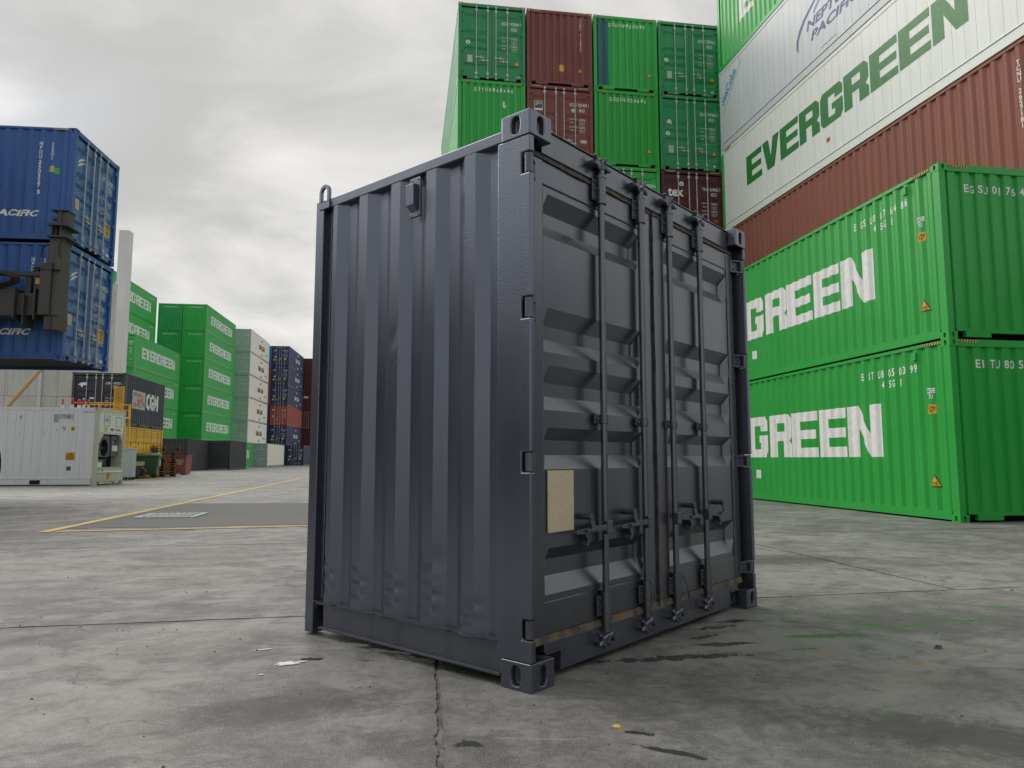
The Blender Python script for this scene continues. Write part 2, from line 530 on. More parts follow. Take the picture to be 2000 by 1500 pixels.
def rod_mesh(H):
    def mk():
        m = MB(); y = .028
        m.cyl((0, y, .10), (0, y, H - .08), .017, 8)
        for z in (.24, H * .36, H * .62, H - .26): m.cyl((0, y, z - .03), (0, y, z + .03), .026, 8)
        m.box(-.045, .045, .012, .055, H - .30, H - .20); m.box(-.045, .045, .012, .055, .20, .30)
        for z in (.09, H - .10): m.box(-.03, .03, .005, .05, z - .035, z + .035)
        return m.mesh('lock_rod', True)
    return cached(('rod', H), mk)


def handle_mesh(d):
    def mk():
        m = MB(); m.box(min(0, d * .42), max(0, d * .42), .006, .018, -.016, .016); m.box(-.03, .03, .0, .05, -.035, .035)
        m.box(d * .22 - .02, d * .22 + .02, .0, .055, -.05, .06)
        return m.mesh('handle')
    return cached(('hand', d), mk)


def frame_boxes(L, H):
    return dict(
        post=[('corner_post', (x0, x1, y0, y1, .118, H - .118)) for x0, x1 in ((.004, .115), (CW - .115, CW - .004)) for y0, y1 in ((.004, .15), (L - .15, L - .004))],
        top=[('top_rail', (x0, x1, .178, L - .178, H - .066, H - .010)) for x0, x1 in ((.004, .07), (CW - .07, CW - .004))],
        bot=[('bottom_rail', (x0, x1, .178, L - .178, .03, .165)) for x0, x1 in ((.006, .06), (CW - .06, CW - .006))],
        head=[('header', (.162, CW - .162, y0, y1, H - .125, H - .010)) for y0, y1 in ((.006, .10), (L - .10, L - .006))],
    )


def sill_mesh(L, front):
    def mk():
        m = MB(); z1 = .165
        poly = [(.162, z1), (.162, .125), (.33, .125), (.33, .03), (.78, .03), (.78, .10), (CW - .78, .10), (CW - .78, .03), (CW - .33, .03), (CW - .33, .125), (CW - .162, .125), (CW - .162, z1)]
        y0, y1 = (.010, .09) if front else (L - .09, L - .010)
        # convex pieces
        for a, b, lo in ((.162, .33, .125), (.33, .78, .03), (.78, CW - .78, .10), (CW - .78, CW - .33, .03), (CW - .33, CW - .162, .125)):
            m.box(a, b, y0, y1, lo, z1)
        return m.mesh('sill')
    return cached(('sill', L, front), mk)


def box_mesh(name, d):
    return cached((name, d), lambda: MB().box(*d).mesh(name))


def hazard(root, face, mat_y, u0, v0, n=7, w=.40, h=.055, kind=.004, s0=0.0):
    decal(root, 'hazard_marking', rects2d([R_(u0, v0, u0 + w, v0 + h)]), face, mat_y, kind=kind, eps=.003, s0=s0)
    st = w / n
    decal(root, 'hazard_stripe', rects2d([[(u0 + i * st, v0), (u0 + i * st + st * .45, v0), (u0 + i * st + st * .95, v0 + h), (u0 + i * st + st * .5, v0 + h)] for i in range(n)]), face, M_tblack, kind=kind, eps=.005, s0=s0)


def triangle_sign(root, face, u, v, kind, s0=0.0, H=2.896, sz=.24):
    for sc, mt, e in ((1, M_tblack, .003), (.78, M_ysign, .006)):
        w = sz * sc / 2; hh = sz * .92 * sc; y0 = v - hh * .42
        decal(root, 'warning_triangle' if sc == 1 else 'warning_triangle_face', ([(u - w, y0), (u + w, y0), (u, y0 + hh)], [(0, 1, 2)]), face, mt, kind=kind, eps=e, s0=s0, H=H)


def container(label, mat, o, yaw, z, L=12.192, H=2.896, front='wall', group=None, lod=1, mat_side=None, mat_door=None, mat_frame=None, cat='container', name='shipping_container', rodmat=None):
    root = thing(name, label, cat, (o[0], o[1], z), yaw, group)
    ms = mat_side or mat; md = mat_door or mat; mf = mat_frame or mat; rodmat = rodmat or M_galv
    fb = frame_boxes(L, H)
    if lod == 1:
        cm = casting_mesh(.162, .178, .118)
        for x in (0, CW - .162):
            for y in (0, L - .178):
                for zc in (0, H - .118): obj('corner_casting', cm, mf, root, (x, y, zc))
        for k in fb:
            for nm, d in fb[k]: obj(nm, box_mesh(nm, d), mf, root)
        for fr in (True, False): obj('sill', sill_mesh(L, fr), mf, root)
    else:
        def mk():
            m = MB()
            for k in fb:
                for nm, d in fb[k]: m.box(*d)
            for x in (0, CW - .162):
                for y in (0, L - .178):
                    for zc in (0, H - .118): m.box(x, x + .162, y, y + .178, zc, zc + .118)
            m.box(.162, CW - .162, .01, .09, .04, .165); m.box(.162, CW - .162, L - .09, L - .01, .04, .165)
            return m.mesh('frame')
        obj('frame', cached(('frame', L, H), mk), mf, root)
    obj('roof', box_mesh('roof', (.07, CW - .07, .10, L - .10, H - .034, H - .022)), mf, root)
    obj('floor', box_mesh('floor', (.06, CW - .06, .10, L - .10, .11, .155)), M_dark if lod == 1 else mf, root)
    sw = wall_mesh('side', L, H)
    obj('side_wall', sw, ms, root)
    # the far side is the near one turned half way round
    obj('side_wall', sw, ms, root, loc=(CW, L, 0), rot=(0, 0, pi))
    ew = wall_mesh('end', L, H)
    obj('end_wall', ew, mat, root, loc=(CW, L, 0), rot=(0, 0, pi))
    if front == 'wall':
        obj('end_wall', ew, mat, root)
    elif front == 'door':
        for k in (0, 1):
            lf = obj('door', door_leaf(H, k == 1), md, root)
            for j in (0, 1):
                x = ROD_X_[2 * k + j]
                obj('lock_rod', rod_mesh(H), rodmat, lf, loc=(x, 0, 0))
                if lod == 1:
                    obj('handle', handle_mesh(.75 if j == 0 else -.75), rodmat, lf, loc=(x, .02, H * (.30 if j == 0 else .262)))
            if lod == 1:
                hx = .10 if k == 0 else CW - .10
                for q in (.12, .38, .64, .90):
                    obj('hinge', box_mesh('hinge', (-.07, .07, .012, .06, -.05, .05)), md, lf, loc=(hx, 0, H * q))
        if lod == 1:
            obj('door_gasket', box_mesh('door_gasket', (1.206, 1.232, .062, .085, .17, H - .13)), M_dark, root)
    return root


def id_block(root, H, prefix, number, code='45G1', face='F', weights=True, mat=None, small=('MAX GROSS', 'TARE', 'PAYLOAD', 'CUBE')):
    """owner code, number and weight table on the right-hand door"""
    mat = mat or M_twhite
    decal(root, 'owner_code', text2d(prefix), face, mat, (1.59, 1.78 + .06, H - .73, H - .60), 'door', H=H)
    decal(root, 'serial_number', text2d(number), face, mat, (1.90, 2.30, H - .73, H - .60), 'door', H=H)
    decal(root, 'size_code', text2d(code), face, mat, (1.92, 2.14, H - .93, H - .80), 'door', H=H)
    if weights:
        y = H * .58
        for w in small:
            decal(root, 'weight_label', text2d(w), face, mat, (1.59, 1.59 + .028 * len(w) + .02, y, y + .05), 'door', H=H)
            decal(root, 'weight_figures', text2d('32,500 KG\n71,650 LB', bold=.01), face, mat, (1.93, 2.16, y - .06, y + .05), 'door', H=H)
            y -= .145


def flat_text(root, txt, face, s_start, z0, z1, mat, kind='side', w=.064, name='serial_number', k0=0):
    """one character to each flat of the pressed sheet, as stencilled on corrugated steel"""
    V = []; F = []
    if kind == 'side': base = sorted([.236 + PIT * i for i in range(-1, 50)] + [.375 + PIT * i for i in range(-1, 50)])
    else: base = sorted([.2455 + EP * i for i in range(-1, 12)] + [.3763 + EP * i for i in range(-1, 12)])
    if face == 'L': base = [b for b in reversed(base) if b <= s_start]
    else: base = [b for b in base if b >= s_start]
    for ch, b in zip(txt, base):
        if ch == ' ': continue
        u = (20 - b) if face == 'L' else b
        v, f = fitbox(text2d(ch, .02), u - w / 2 * (.35 if ch in '1I' else 1), u + w / 2 * (.35 if ch in '1I' else 1), z0, z1)
        o = len(V); V += v; F += [tuple(i + o for i in q) for q in f]
    return decal(root, name, (V, F), face, mat, kind=kind, s0=20 if face == 'L' else 0)


def plate(root, H, x=.33, z=.80, mat=None):
    obj('data_plate', box_mesh('data_plate', (x, x + .19, .046, .054, z - .14, z + .14)), mat or M_galv, root)


def roundel(root, x, z, r, mat, H, kind='door'):
    n = 20
    ring = [(x + r * cos(2 * pi * i / n), z + r * sin(2 * pi * i / n)) for i in range(n)]
    decal(root, 'round_emblem', (ring, [tuple(range(n))]), 'F', mat, kind=kind, H=H, eps=.003)
    q = [(x - r * .45, z - r * .55), (x + r * .55, z - r * .15), (x + r * .15, z + r * .1), (x + r * .25, z + r * .6), (x - r * .3, z + r * .1)]
    decal(root, 'emblem_figure', (q, [tuple(range(5))]), 'F', M_tgreen, kind=kind, H=H, eps=.006)

# ------------------------------------------------------------------ ground
def ground_material(stains):
    m = bpy.data.materials.new('worn_concrete'); m.use_nodes = True; t = m.node_tree; t.nodes.clear(); h = N(t)
    tc = h.n('ShaderNodeTexCoord'); v = tc.outputs['Object']
    yv = h.mapping(v, rot=(0, 0, -.17))
    n0 = h.noise(v, .16, 2, .6, .4); n1 = h.noise(h.mapping(yv, scale=(.85, 1.1, 1)), .8, 4, .62, .5); n2 = h.noise(v, 3.4, 5, .68); n3 = h.noise(v, 24, 4, .75); n4 = h.noise(v, 190, 1, .75)
    tone = h.math('ADD', h.math('ADD', h.math('MULTIPLY', n0, .28), h.math('MULTIPLY', n1, .48)), h.math('ADD', h.math('MULTIPLY', n2, .40), h.math('MULTIPLY', n3, .24)))
    f = h.mapr(tone, .58, .78)
    c = h.mix(f, (.092, .092, .090), (.248, .246, .237))
    # brownish and bluish tints
    c = h.mix(h.mapr(h.noise(v, .9, 2, .6), .50, .70, 0, .35), c, (.225, .212, .185))
    # dark scuffs and oil, smeared along the driving direction
    sm = h.noise(h.mapping(yv, scale=(1.4, 2.1, 1)), 1.5, 6, .72, .9)
    c = h.mix(h.mapr(sm, .50, .62, 0, .62), c, (.078, .077, .074))
    mo = h.noise(h.mapping(yv, scale=(1, 1.1, 1)), 3.6, 5, .68, .9)
    c = h.mix(h.mapr(mo, .50, .68, 0, .55), c, (.085, .084, .081))
    c = h.mix(h.mapr(mo, .44, .28, 0, .40), c, (.30, .295, .28))
    # pale scratches
    sc = h.noise(h.mapping(v, rot=(0, 0, .5), scale=(.9, 14, 1)), 1.6, 4, .75, .5)
    c = h.mix(h.mapr(sc, .66, .74, 0, .55), c, (.43, .42, .39))
    # aggregate speckle
    c = h.mix(h.mapr(n4, .55, .68, 0, .55), c, (.38, .375, .365))
    c = h.mix(h.mapr(n4, .45, .32, 0, .6), c, (.055, .054, .052))
    # hairline crazing
    vo = h.n('ShaderNodeTexVoronoi', feature='DISTANCE_TO_EDGE'); vo.inputs['Scale'].default_value = .55
    wv = h.n('ShaderNodeVectorMath', operation='ADD'); h.l(v, wv.inputs[0])
    nv = h.n('ShaderNodeTexNoise'); h.l(v, nv.inputs['Vector']); nv.inputs['Scale'].default_value = 2.2; nv.inputs['Detail'].default_value = 3
    scv = h.n('ShaderNodeVectorMath', operation='SCALE'); h.l(nv.outputs['Color'], scv.inputs[0]); scv.inputs['Scale'].default_value = .8
    h.l(scv.outputs[0], wv.inputs[1]); h.l(wv.outputs[0], vo.inputs['Vector'])
    craze = h.math('MULTIPLY', h.mapr(vo.outputs['Distance'], .0, .006, 1, 0), h.mapr(h.noise(v, .8, 3), .50, .64))
    c = h.mix(h.math('MULTIPLY', craze, .55), c, (.05, .048, .045))
    # stains that lie where they were spilt: x, y, rx, ry, turn, softness
    nz = h.noise(v, 13, 4, .7, .6); nz2 = h.noise(v, 40, 2, .7)
    def blobs(lst, amp=1.3, e0=1.0, e1=.70):
        acc = None
        if not stains: return None
        for x, y, rx, ry, a in lst:
            mv = h.mapping(v, (x, y, 0), (0, 0, a), (rx, ry, 1000), 'TEXTURE')
            ln = h.n('ShaderNodeVectorMath', operation='LENGTH'); h.l(mv, ln.inputs[0])
            d = h.math('ADD', ln.outputs['Value'], h.math('MULTIPLY', h.math('SUBTRACT', nz, .5), amp))
            d = h.math('ADD', d, h.math('MULTIPLY', h.math('SUBTRACT', nz2, .5), .5))
            k = h.mapr(d, e1, e0, 1, 0)
            acc = k if acc is None else h.math('MAXIMUM', acc, k)
        return acc
    green = blobs([(1.74, 4.16, .30, .045, .10), (1.50, 4.53, .06, .03, .1), (1.70, 4.52, .05, .03, 0), (2.02, 4.62, .10, .03, -.5), (2.14, 4.42, .12, .06, -.2), (2.40, 4.42, .17, .035, .25), (2.80, 4.53, .20, .035, .1), (3.27, 4.95, .07, .045, 0), (1.52, 3.88, .10, .02, .1)], 2.3)
    wet = blobs([(.85, 3.72, .40, .05, .18), (1.15, 3.98, .20, .04, .15), (1.34, 4.52, .12, .04, .3), (1.18, 4.36, .14, .04, .4), (1.05, 4.12, .14, .03, .5), (-.86, 3.97, .13, .035, -.35), (-.66, 3.84, .16, .03, -.4), (-.50, 3.70, .20, .045, -.5), (-.30, 3.52, .15, .025, -.5), (-.72, 3.66, .05, .02, 0), (-.16, 2.62, .05, .03, 0), (.55, 2.55, .16, .02, -.5), (.46, 2.72, .06, .02, -.3), (.62, 2.22, .16, .05, .1)], 2.8)
    oil = blobs([(-2.72, 4.02, .42, .10, .95), (-2.20, 4.46, .40, .05, .2), (-6.5, 15.5, 2.2, .8, .2), (-9, 33, 3.0, 1.0, .1), (-13, 30, 2.0, .7, .1), (2.6, 7.2, 1.4, .5, .2), (1.6, 2.7, .9, .3, -.4), (-.9, 3.0, .5, .25, .4)], 1.5, 1.0, .25)
    rust = blobs([(.86, 3.73, .12, .05, 0), (1.97, 3.62, .16, .05, .1), (1.60, 3.78, .12, .03, 0), (.66, 2.30, .10, .06, .2), (.40, 2.75, .05, .03, .2)], 1.4, 1.0, .2)
    if not stains: green = wet = rust = oil = None
    if stains: c = h.mix(h.math('MULTIPLY', oil, .80), c, (.055, .054, .051))
    if stains: c = h.mix(h.math('MULTIPLY', rust, .5), c, (.34, .20, .09))
    if stains: c = h.mix(h.math('MULTIPLY', wet, .88), c, (.030, .029, .027))
    if stains: c = h.mix(h.math('MULTIPLY', green, .85), c, (.034, .150, .032))
    # curved black tyre marks
    acc = None
    for x, y, r, w in ((-9, 2, 8.2, .12), (-9, 2, 8.75, .10), (6, -3, 7.4, .16), (-3.2, 9.5, 2.7, .05)):
        mv = h.mapping(v, (x, y, 0), (0, 0, 0), (1, 1, 1000), 'TEXTURE')
        ln = h.n('ShaderNodeVectorMath', operation='LENGTH'); h.l(mv, ln.inputs[0])
        k = h.mapr(h.math('ABSOLUTE', h.math('SUBTRACT', ln.outputs['Value'], r)), 0, w, 1, 0)
        acc = k if acc is None else h.math('MAXIMUM', acc, k)
    c = h.mix(h.math('MULTIPLY', h.math('MULTIPLY', acc, h.mapr(n2, .40, .62)), .42), c, (.06, .058, .055))
    bs = h.n('ShaderNodeBsdfPrincipled'); h.l(c, bs.inputs['Base Color'])
    r = h.mapr(sm, .3, .7, .50, .72, False)
    if stains: r = h.math('MULTIPLY', r, h.mapr(wet, 0, 1, 1, .35, False))
    h.l(r, bs.inputs['Roughness'])
    bs.inputs['Specular IOR Level'].default_value = .45
    hg = h.math('ADD', h.math('ADD', h.math('MULTIPLY', n2, .7), h.math('MULTIPLY', n3, .5)), h.math('ADD', h.math('MULTIPLY', n4, .22), h.math('MULTIPLY', craze, -.5)))
    b = h.n('ShaderNodeBump'); b.inputs['Strength'].default_value = .55; b.inputs['Distance'].default_value = .012
    h.l(hg, b.inputs['Height']); h.l(b.outputs[0], bs.inputs['Normal'])
    o = h.n('ShaderNodeOutputMaterial'); h.l(bs.outputs[0], o.inputs[0])
    return m


M_ground = ground_material(True)
M_apron = ground_material(False)
M_joint = plain('joint_dirt', (.060, .058, .054), .95, var=.6)
M_fill = plain('crack_filler', (.155, .150, .140), .9, var=.5)
gm = MB(); gm.add([(-900, -60, -.022), (900, -60, -.022), (900, 1500, -.022), (-900, 1500, -.022)], [(0, 1, 2, 3)])
ground = obj('ground', gm, M_joint); ground['kind'] = 'structure'

TH = .1929
JD = Vector((cos(TH), sin(TH)))
J1 = Vector((-3.0, 4.34)); J4 = Vector((3.31, 9.75))
def on(base, x): t = (x - base.x) / JD.x; return base + JD * t
J2a, J2b = on(J1, -.50), Vector((.95, -6.0))
J2a = on(J1, -.48); J2m = Vector((-.30, 3.0)); J2b = Vector((-.10, 1.6)); J2c = Vector((.9, -6.0))
J3a, J3b = on(J1, 3.37), on(J4, 2.64)


def jag(p, q, amp, step, seed, side, gap):
    """jagged slab edge from p to q, shifted half a joint to one side"""
    p = Vector(p[:2]); q = Vector(q[:2]); d = q - p; n = max(1, int(d.length / step)); u = d.normalized(); nn = Vector((-u.y, u.x))
    r = []
    for i in range(n + 1):
        k = p + d * i / n
        off = mnoise.noise(Vector((k.x * 2.1, k.y * 2.1, seed))) * amp + mnoise.noise(Vector((k.x * 11, k.y * 11, seed))) * amp * .55
        own = max(0, mnoise.noise(Vector((k.x * 9, k.y * 9, seed + 5 * side)))) * amp * 1.1 + max(0, mnoise.noise(Vector((k.x * 31, k.y * 31, seed + 5 * side)))) * amp * .6
        r.append(tuple(k + nn * (off + side * (gap / 2 + own))))
    return r


def slab(pts, z=0.0, mat=None):
    m = MB(); m.prism(pts, -.021, z, 'z')
    return obj('concrete_slab', m, mat or M_ground, ground)


def rev(l): return list(reversed(l))
far_w, far_e = -14, 16
j1_l = lambda s, a, b: jag(on(J1, a), on(J1, b), .008, .05, 1.3, s, .020)
# near row (south of the long joint), split by the cracked joint under the container
crack = lambda s: jag(J2a, J2m, .014, .012, 4.1, s, .014) + jag(J2m, J2b, .020, .012, 4.1, s, .020)[1:] + jag(J2b, J2c, .012, .1, 4.1, s, .012)[1:]
slab([(-14, -6)] + [(J2c.x - .02, -6)] + rev(crack(-1)) + rev(j1_l(-1, far_w, -.50)))
slab([(J2c.x + .02, -6), (16, -6)] + rev(j1_l(-1, -.45, far_e)) + crack(1))
# middle row, split by the joint on the right
j3 = lambda s: jag(J3a, J3b, .010, .05, 7.7, s, .020)
j4_l = lambda s, a, b: jag(on(J4, a), on(J4, b), .006, .1, 2.2, s, .022)
slab(j1_l(1, far_w, 3.36) + j3(1) + rev(j4_l(-1, far_w, 2.63)))
slab(j1_l(1, 3.38, far_e) + rev(j4_l(-1, 2.65, far_e)) + rev(j3(-1)))
# everything beyond is one paved apron
slab(j4_l(1, far_w, far_e) + [(60, 9), (90, 190), (-140, 190), (-60, 8)], mat=M_apron)
for a in ((far_w, -60), (far_e, 60)):
    x0, x1 = sorted(a)
    if x1 < 0: slab([(-60, -6), (-14.02, -6), (-14.02, on(J4, -14).y - .03), (-60, 7.9)], mat=M_apron)
    else: slab([(16.02, -6), (60, -6), (60, 8.9), (16.02, on(J4, 16).y - .03)], mat=M_apron)

fl = MB(); cpts = [J2a, J2m, J2b, J2c]
for i, p in enumerate(cpts): fl.v += [(p.x - .045, p.y, -.007), (p.x + .045, p.y, -.007)]
fl.f = [(2 * i, 2 * i + 1, 2 * i + 3, 2 * i + 2) for i in range(3)]
obj('crack_filler', fl, M_fill, ground)

# patched asphalt round the drain
M_asph = paint('patched_asphalt', (.108, .108, .105), rough=.8, var=.5, dirt=.3, streak=.2, bump=.6, bscale=60, fade=(.19, .188, .18))
am = MB(); ap = [(-6.35, 10.35), (-5.2, 10.52), (-4.0, 10.8), (-2.9, 10.98), (-.6, 11.4), (-1.6, 16.8), (-3.0, 16.6), (-4.6, 16.3), (-6.0, 16.2), (-7.1, 16.15), (-6.95, 14.2), (-6.7, 12.4)]
ap2 = []
for p, q in zip(ap, ap[1:] + ap[:1]): ap2 += jag(p, q, .10, .12, 6.6, 0, 0)[:-1]
am.v = [(x, y, .004) for x, y in ap2]; am.f = [tuple(range(len(ap2)))]
o = obj('asphalt_patch', am, M_asph, ground)


def strip(p, q, w, z=.008):
    p = Vector(p); q = Vector(q); d = (q - p).normalized(); n = Vector((-d.y, d.x)) * w / 2
    k = max(2, int((q - p).length / .25)); m = MB()
    for i in range(k + 1):
        c = p + (q - p) * i / k; e = mnoise.noise(Vector((c.x * 3, c.y * 3, 3))) * w * .12
        m.v += [(*(c - n * (1 + e / w * 2)), z), (*(c + n * (1 - e / w * 2)), z)]
    m.f = [(2 * i, 2 * i + 2, 2 * i + 3, 2 * i + 1) for i in range(k)]
    return m


obj('painted_line', strip((-6.30, 9.80), (-10.49, 36.2), .14), M_line, ground)
obj('painted_line', strip((-6.18, 9.88), (.4, 11.62), .10), M_line, ground)
obj('painted_line', strip((-16.7, 31.6), (-22.57, 56.8), .14), M_line, ground)

# drain grate
gr = thing('drain_grate', 'steel drain grate set in the dark asphalt patch beside the yellow line', 'drain', (-5.87, 12.60, .006), .17)
m = MB()
for a in (-.48, .44): m.box(a, a + .04, -.48, .48, 0, .018); m.box(-.44, .44, a, a + .04, 0, .018)
obj('frame', m, M_galv, gr)
bar = MB().box(-.022, .022, -.438, .438, .0, .016).mesh('bar')
for i in range(9): obj('bar', bar, M_galv, gr, (-.40 + i * .10, 0, 0))
obj('pit', MB().box(-.44, .44, -.44, .44, -.003, -.001), M_dark, gr)

# white paint splash with its dark edge, and loose grit
random.seed(3)
def blob(cx, cy, rx, ry, ang, z, n=40, rough=.5, seed=0):
    m = MB()
    for i in range(n):
        a = 2 * pi * i / n; k = 1 + rough * mnoise.noise(Vector((cos(a) * 1.7, sin(a) * 1.7, seed))) + rough * .5 * mnoise.noise(Vector((cos(a) * 5, sin(a) * 5, seed)))
        x, y = rx * k * cos(a), ry * k * sin(a)
        m.v.append((cx + x * cos(ang) - y * sin(ang), cy + x * sin(ang) + y * cos(ang), z))
    m.f = [tuple(range(n))]
    return m
M_splash = plain('white_paint_splash', (.72, .72, .70), .7, var=.1)
obj('paint_splash', blob(-1.075, 3.605, .062, .026, .35, .004, rough=.9, seed=2), M_splash, ground)
obj('dark_spill', blob(-1.00, 3.68, .045, .020, .1, .003, rough=.9, seed=9), M_dark, ground)
obj('paint_splash', blob(-1.15, 3.42, .012, .006, .5, .004, seed=5), M_splash, ground)
obj('paint_splash', blob(-1.29, 3.86, .05, .006, .4, .004, rough=.8, seed=6), M_splash, ground)
gv = MB()
for i in range(420):
    y = random.uniform(1.8, 10) ; x = random.uniform(-.75, .75) * y
    r = random.choice((.004, .005, .006, .008)) * random.uniform(.6, 1.3)
    if random.random() < .03: r *= 2
    ps = []
    for k in range(5): a = 2 * pi * k / 5 + random.random(); ps.append((x + r * cos(a), y + r * sin(a) * .8, .0))
    o_ = len(gv.v); gv.v += ps + [(x, y, r * .9)]; gv.f += [(o_ + k, o_ + (k + 1) % 5, o_ + 5) for k in range(5)]
gv = obj('gravel', gv, M_pebble); gv['kind'] = 'stuff'; gv['label'] = 'fine grit scattered over the concrete'; gv['category'] = 'gravel'
for x, y, s_, mt, nm, lb in ((2.23, 3.88, .022, M_pebble, 'stone', 'dark loose stone near the green stain'), (.39, 2.79, .016, M_ysign2, 'litter_scrap', 'tiny yellowish scrap near the cracked joint'), (-2.28, 5.49, .02, M_redst, 'litter_scrap', 'tiny red scrap on the pale concrete')):
    m = MB(); n = 7
    vs = [(s_ * cos(2 * pi * i / n) * (1 + .3 * sin(i * 2.3)), s_ * .8 * sin(2 * pi * i / n), -.002) for i in range(n)] + [(s_ * .6 * cos(2 * pi * i / n + .3), s_ * .5 * sin(2 * pi * i / n + .3), s_ * (.8 if nm == 'stone' else .2)) for i in range(n)]
    m.add(vs, [(i, (i + 1) % n, n + (i + 1) % n, n + i) for i in range(n)] + [tuple(range(n, 2 * n))])
    o = obj(nm, m, mt); o.location = (x, y, .002); o['label'] = lb; o['category'] = 'stone' if nm == 'stone' else 'litter'

# ------------------------------------------------------------------ the charcoal container in front
MO = (.0818, 3.1453)
MAIN = thing('shipping_container', 'short charcoal grey container with double doors standing alone in the foreground', 'container', (*MO, 0), .8643)
H0, L0 = 2.591, 1.665
cm = casting_mesh(.165, .176, .120)
for x in (0, CW - .165):
    for zc in (0, H0 - .120): obj('corner_casting', cm, M_char if zc else M_charfit, MAIN, (x, 0, zc), bevel=.007)

HZ = ((.216, .301), (.930, 1.018), (1.616, 1.714), (2.290, 2.388))      # hinge cut-outs in the posts
for sgn in (0, 1):
    m = MB(); X = (lambda a, b: (a, b)) if sgn == 0 else (lambda a, b: (CW - b, CW - a))
    out = [(.200, .1205), (.003, .1205)]
    for za, zb in HZ: out += [(.003, za), (.055, za), (.055, zb), (.003, zb)]
    out += [(.003, H0 - .1205), (.200, H0 - .1205)]
    m.prism(out, *X(.003, .038), 'x')
    obj('post_channel', MB().box(*X(.0385, .100), .098, .190, .1205, H0 - .1205), M_char, MAIN)
    me = m.mesh('corner_post')
    obj('corner_post', me, M_char, MAIN, bevel=.007)
    # rubber strip between post and door
    obj('gasket', MB().box(*X(.072, .099), .078, .094, .18, 2.43), M_gasket, MAIN)

# header, sill
m = MB(); m.box(.168, CW - .168, .064, .135, 2.446, 2.568); m.box(.17, CW - .17, .056, .137, 2.568, 2.576)
obj('header', m, M_chard, MAIN, bevel=.004)
m = MB().prism([(.168, .166), (.168, .126), (.292, .126), (.292, .030), (CW - .292, .030), (CW - .292, .126), (CW - .168, .126), (CW - .168, .166)], .062, .140, 'y')
obj('sill', m, M_charfit, MAIN, bevel=.003)
for a in (.168, CW - .292): obj('weld_bead', MB().box(a, a + .124, .055, .0615, .118, .128), M_charfit, MAIN)

# doors
V0 = ((2.262, 2.178, 2.112, 2.048), (1.703, 1.622, 1.556, 1.490), (1.427, 1.347, 1.282, 1.216), (1.134, 1.076, 1.006, .940), (.580, .525, .450, .372))
DB, DD = .075, .038


def dmain(z):
    for a, b, c, e in V0:
        if e < z < a:
            return DB + (DD * (a - z) / (a - b) if z > b else DD if z > c else DD * (z - e) / (c - e))
    return DB


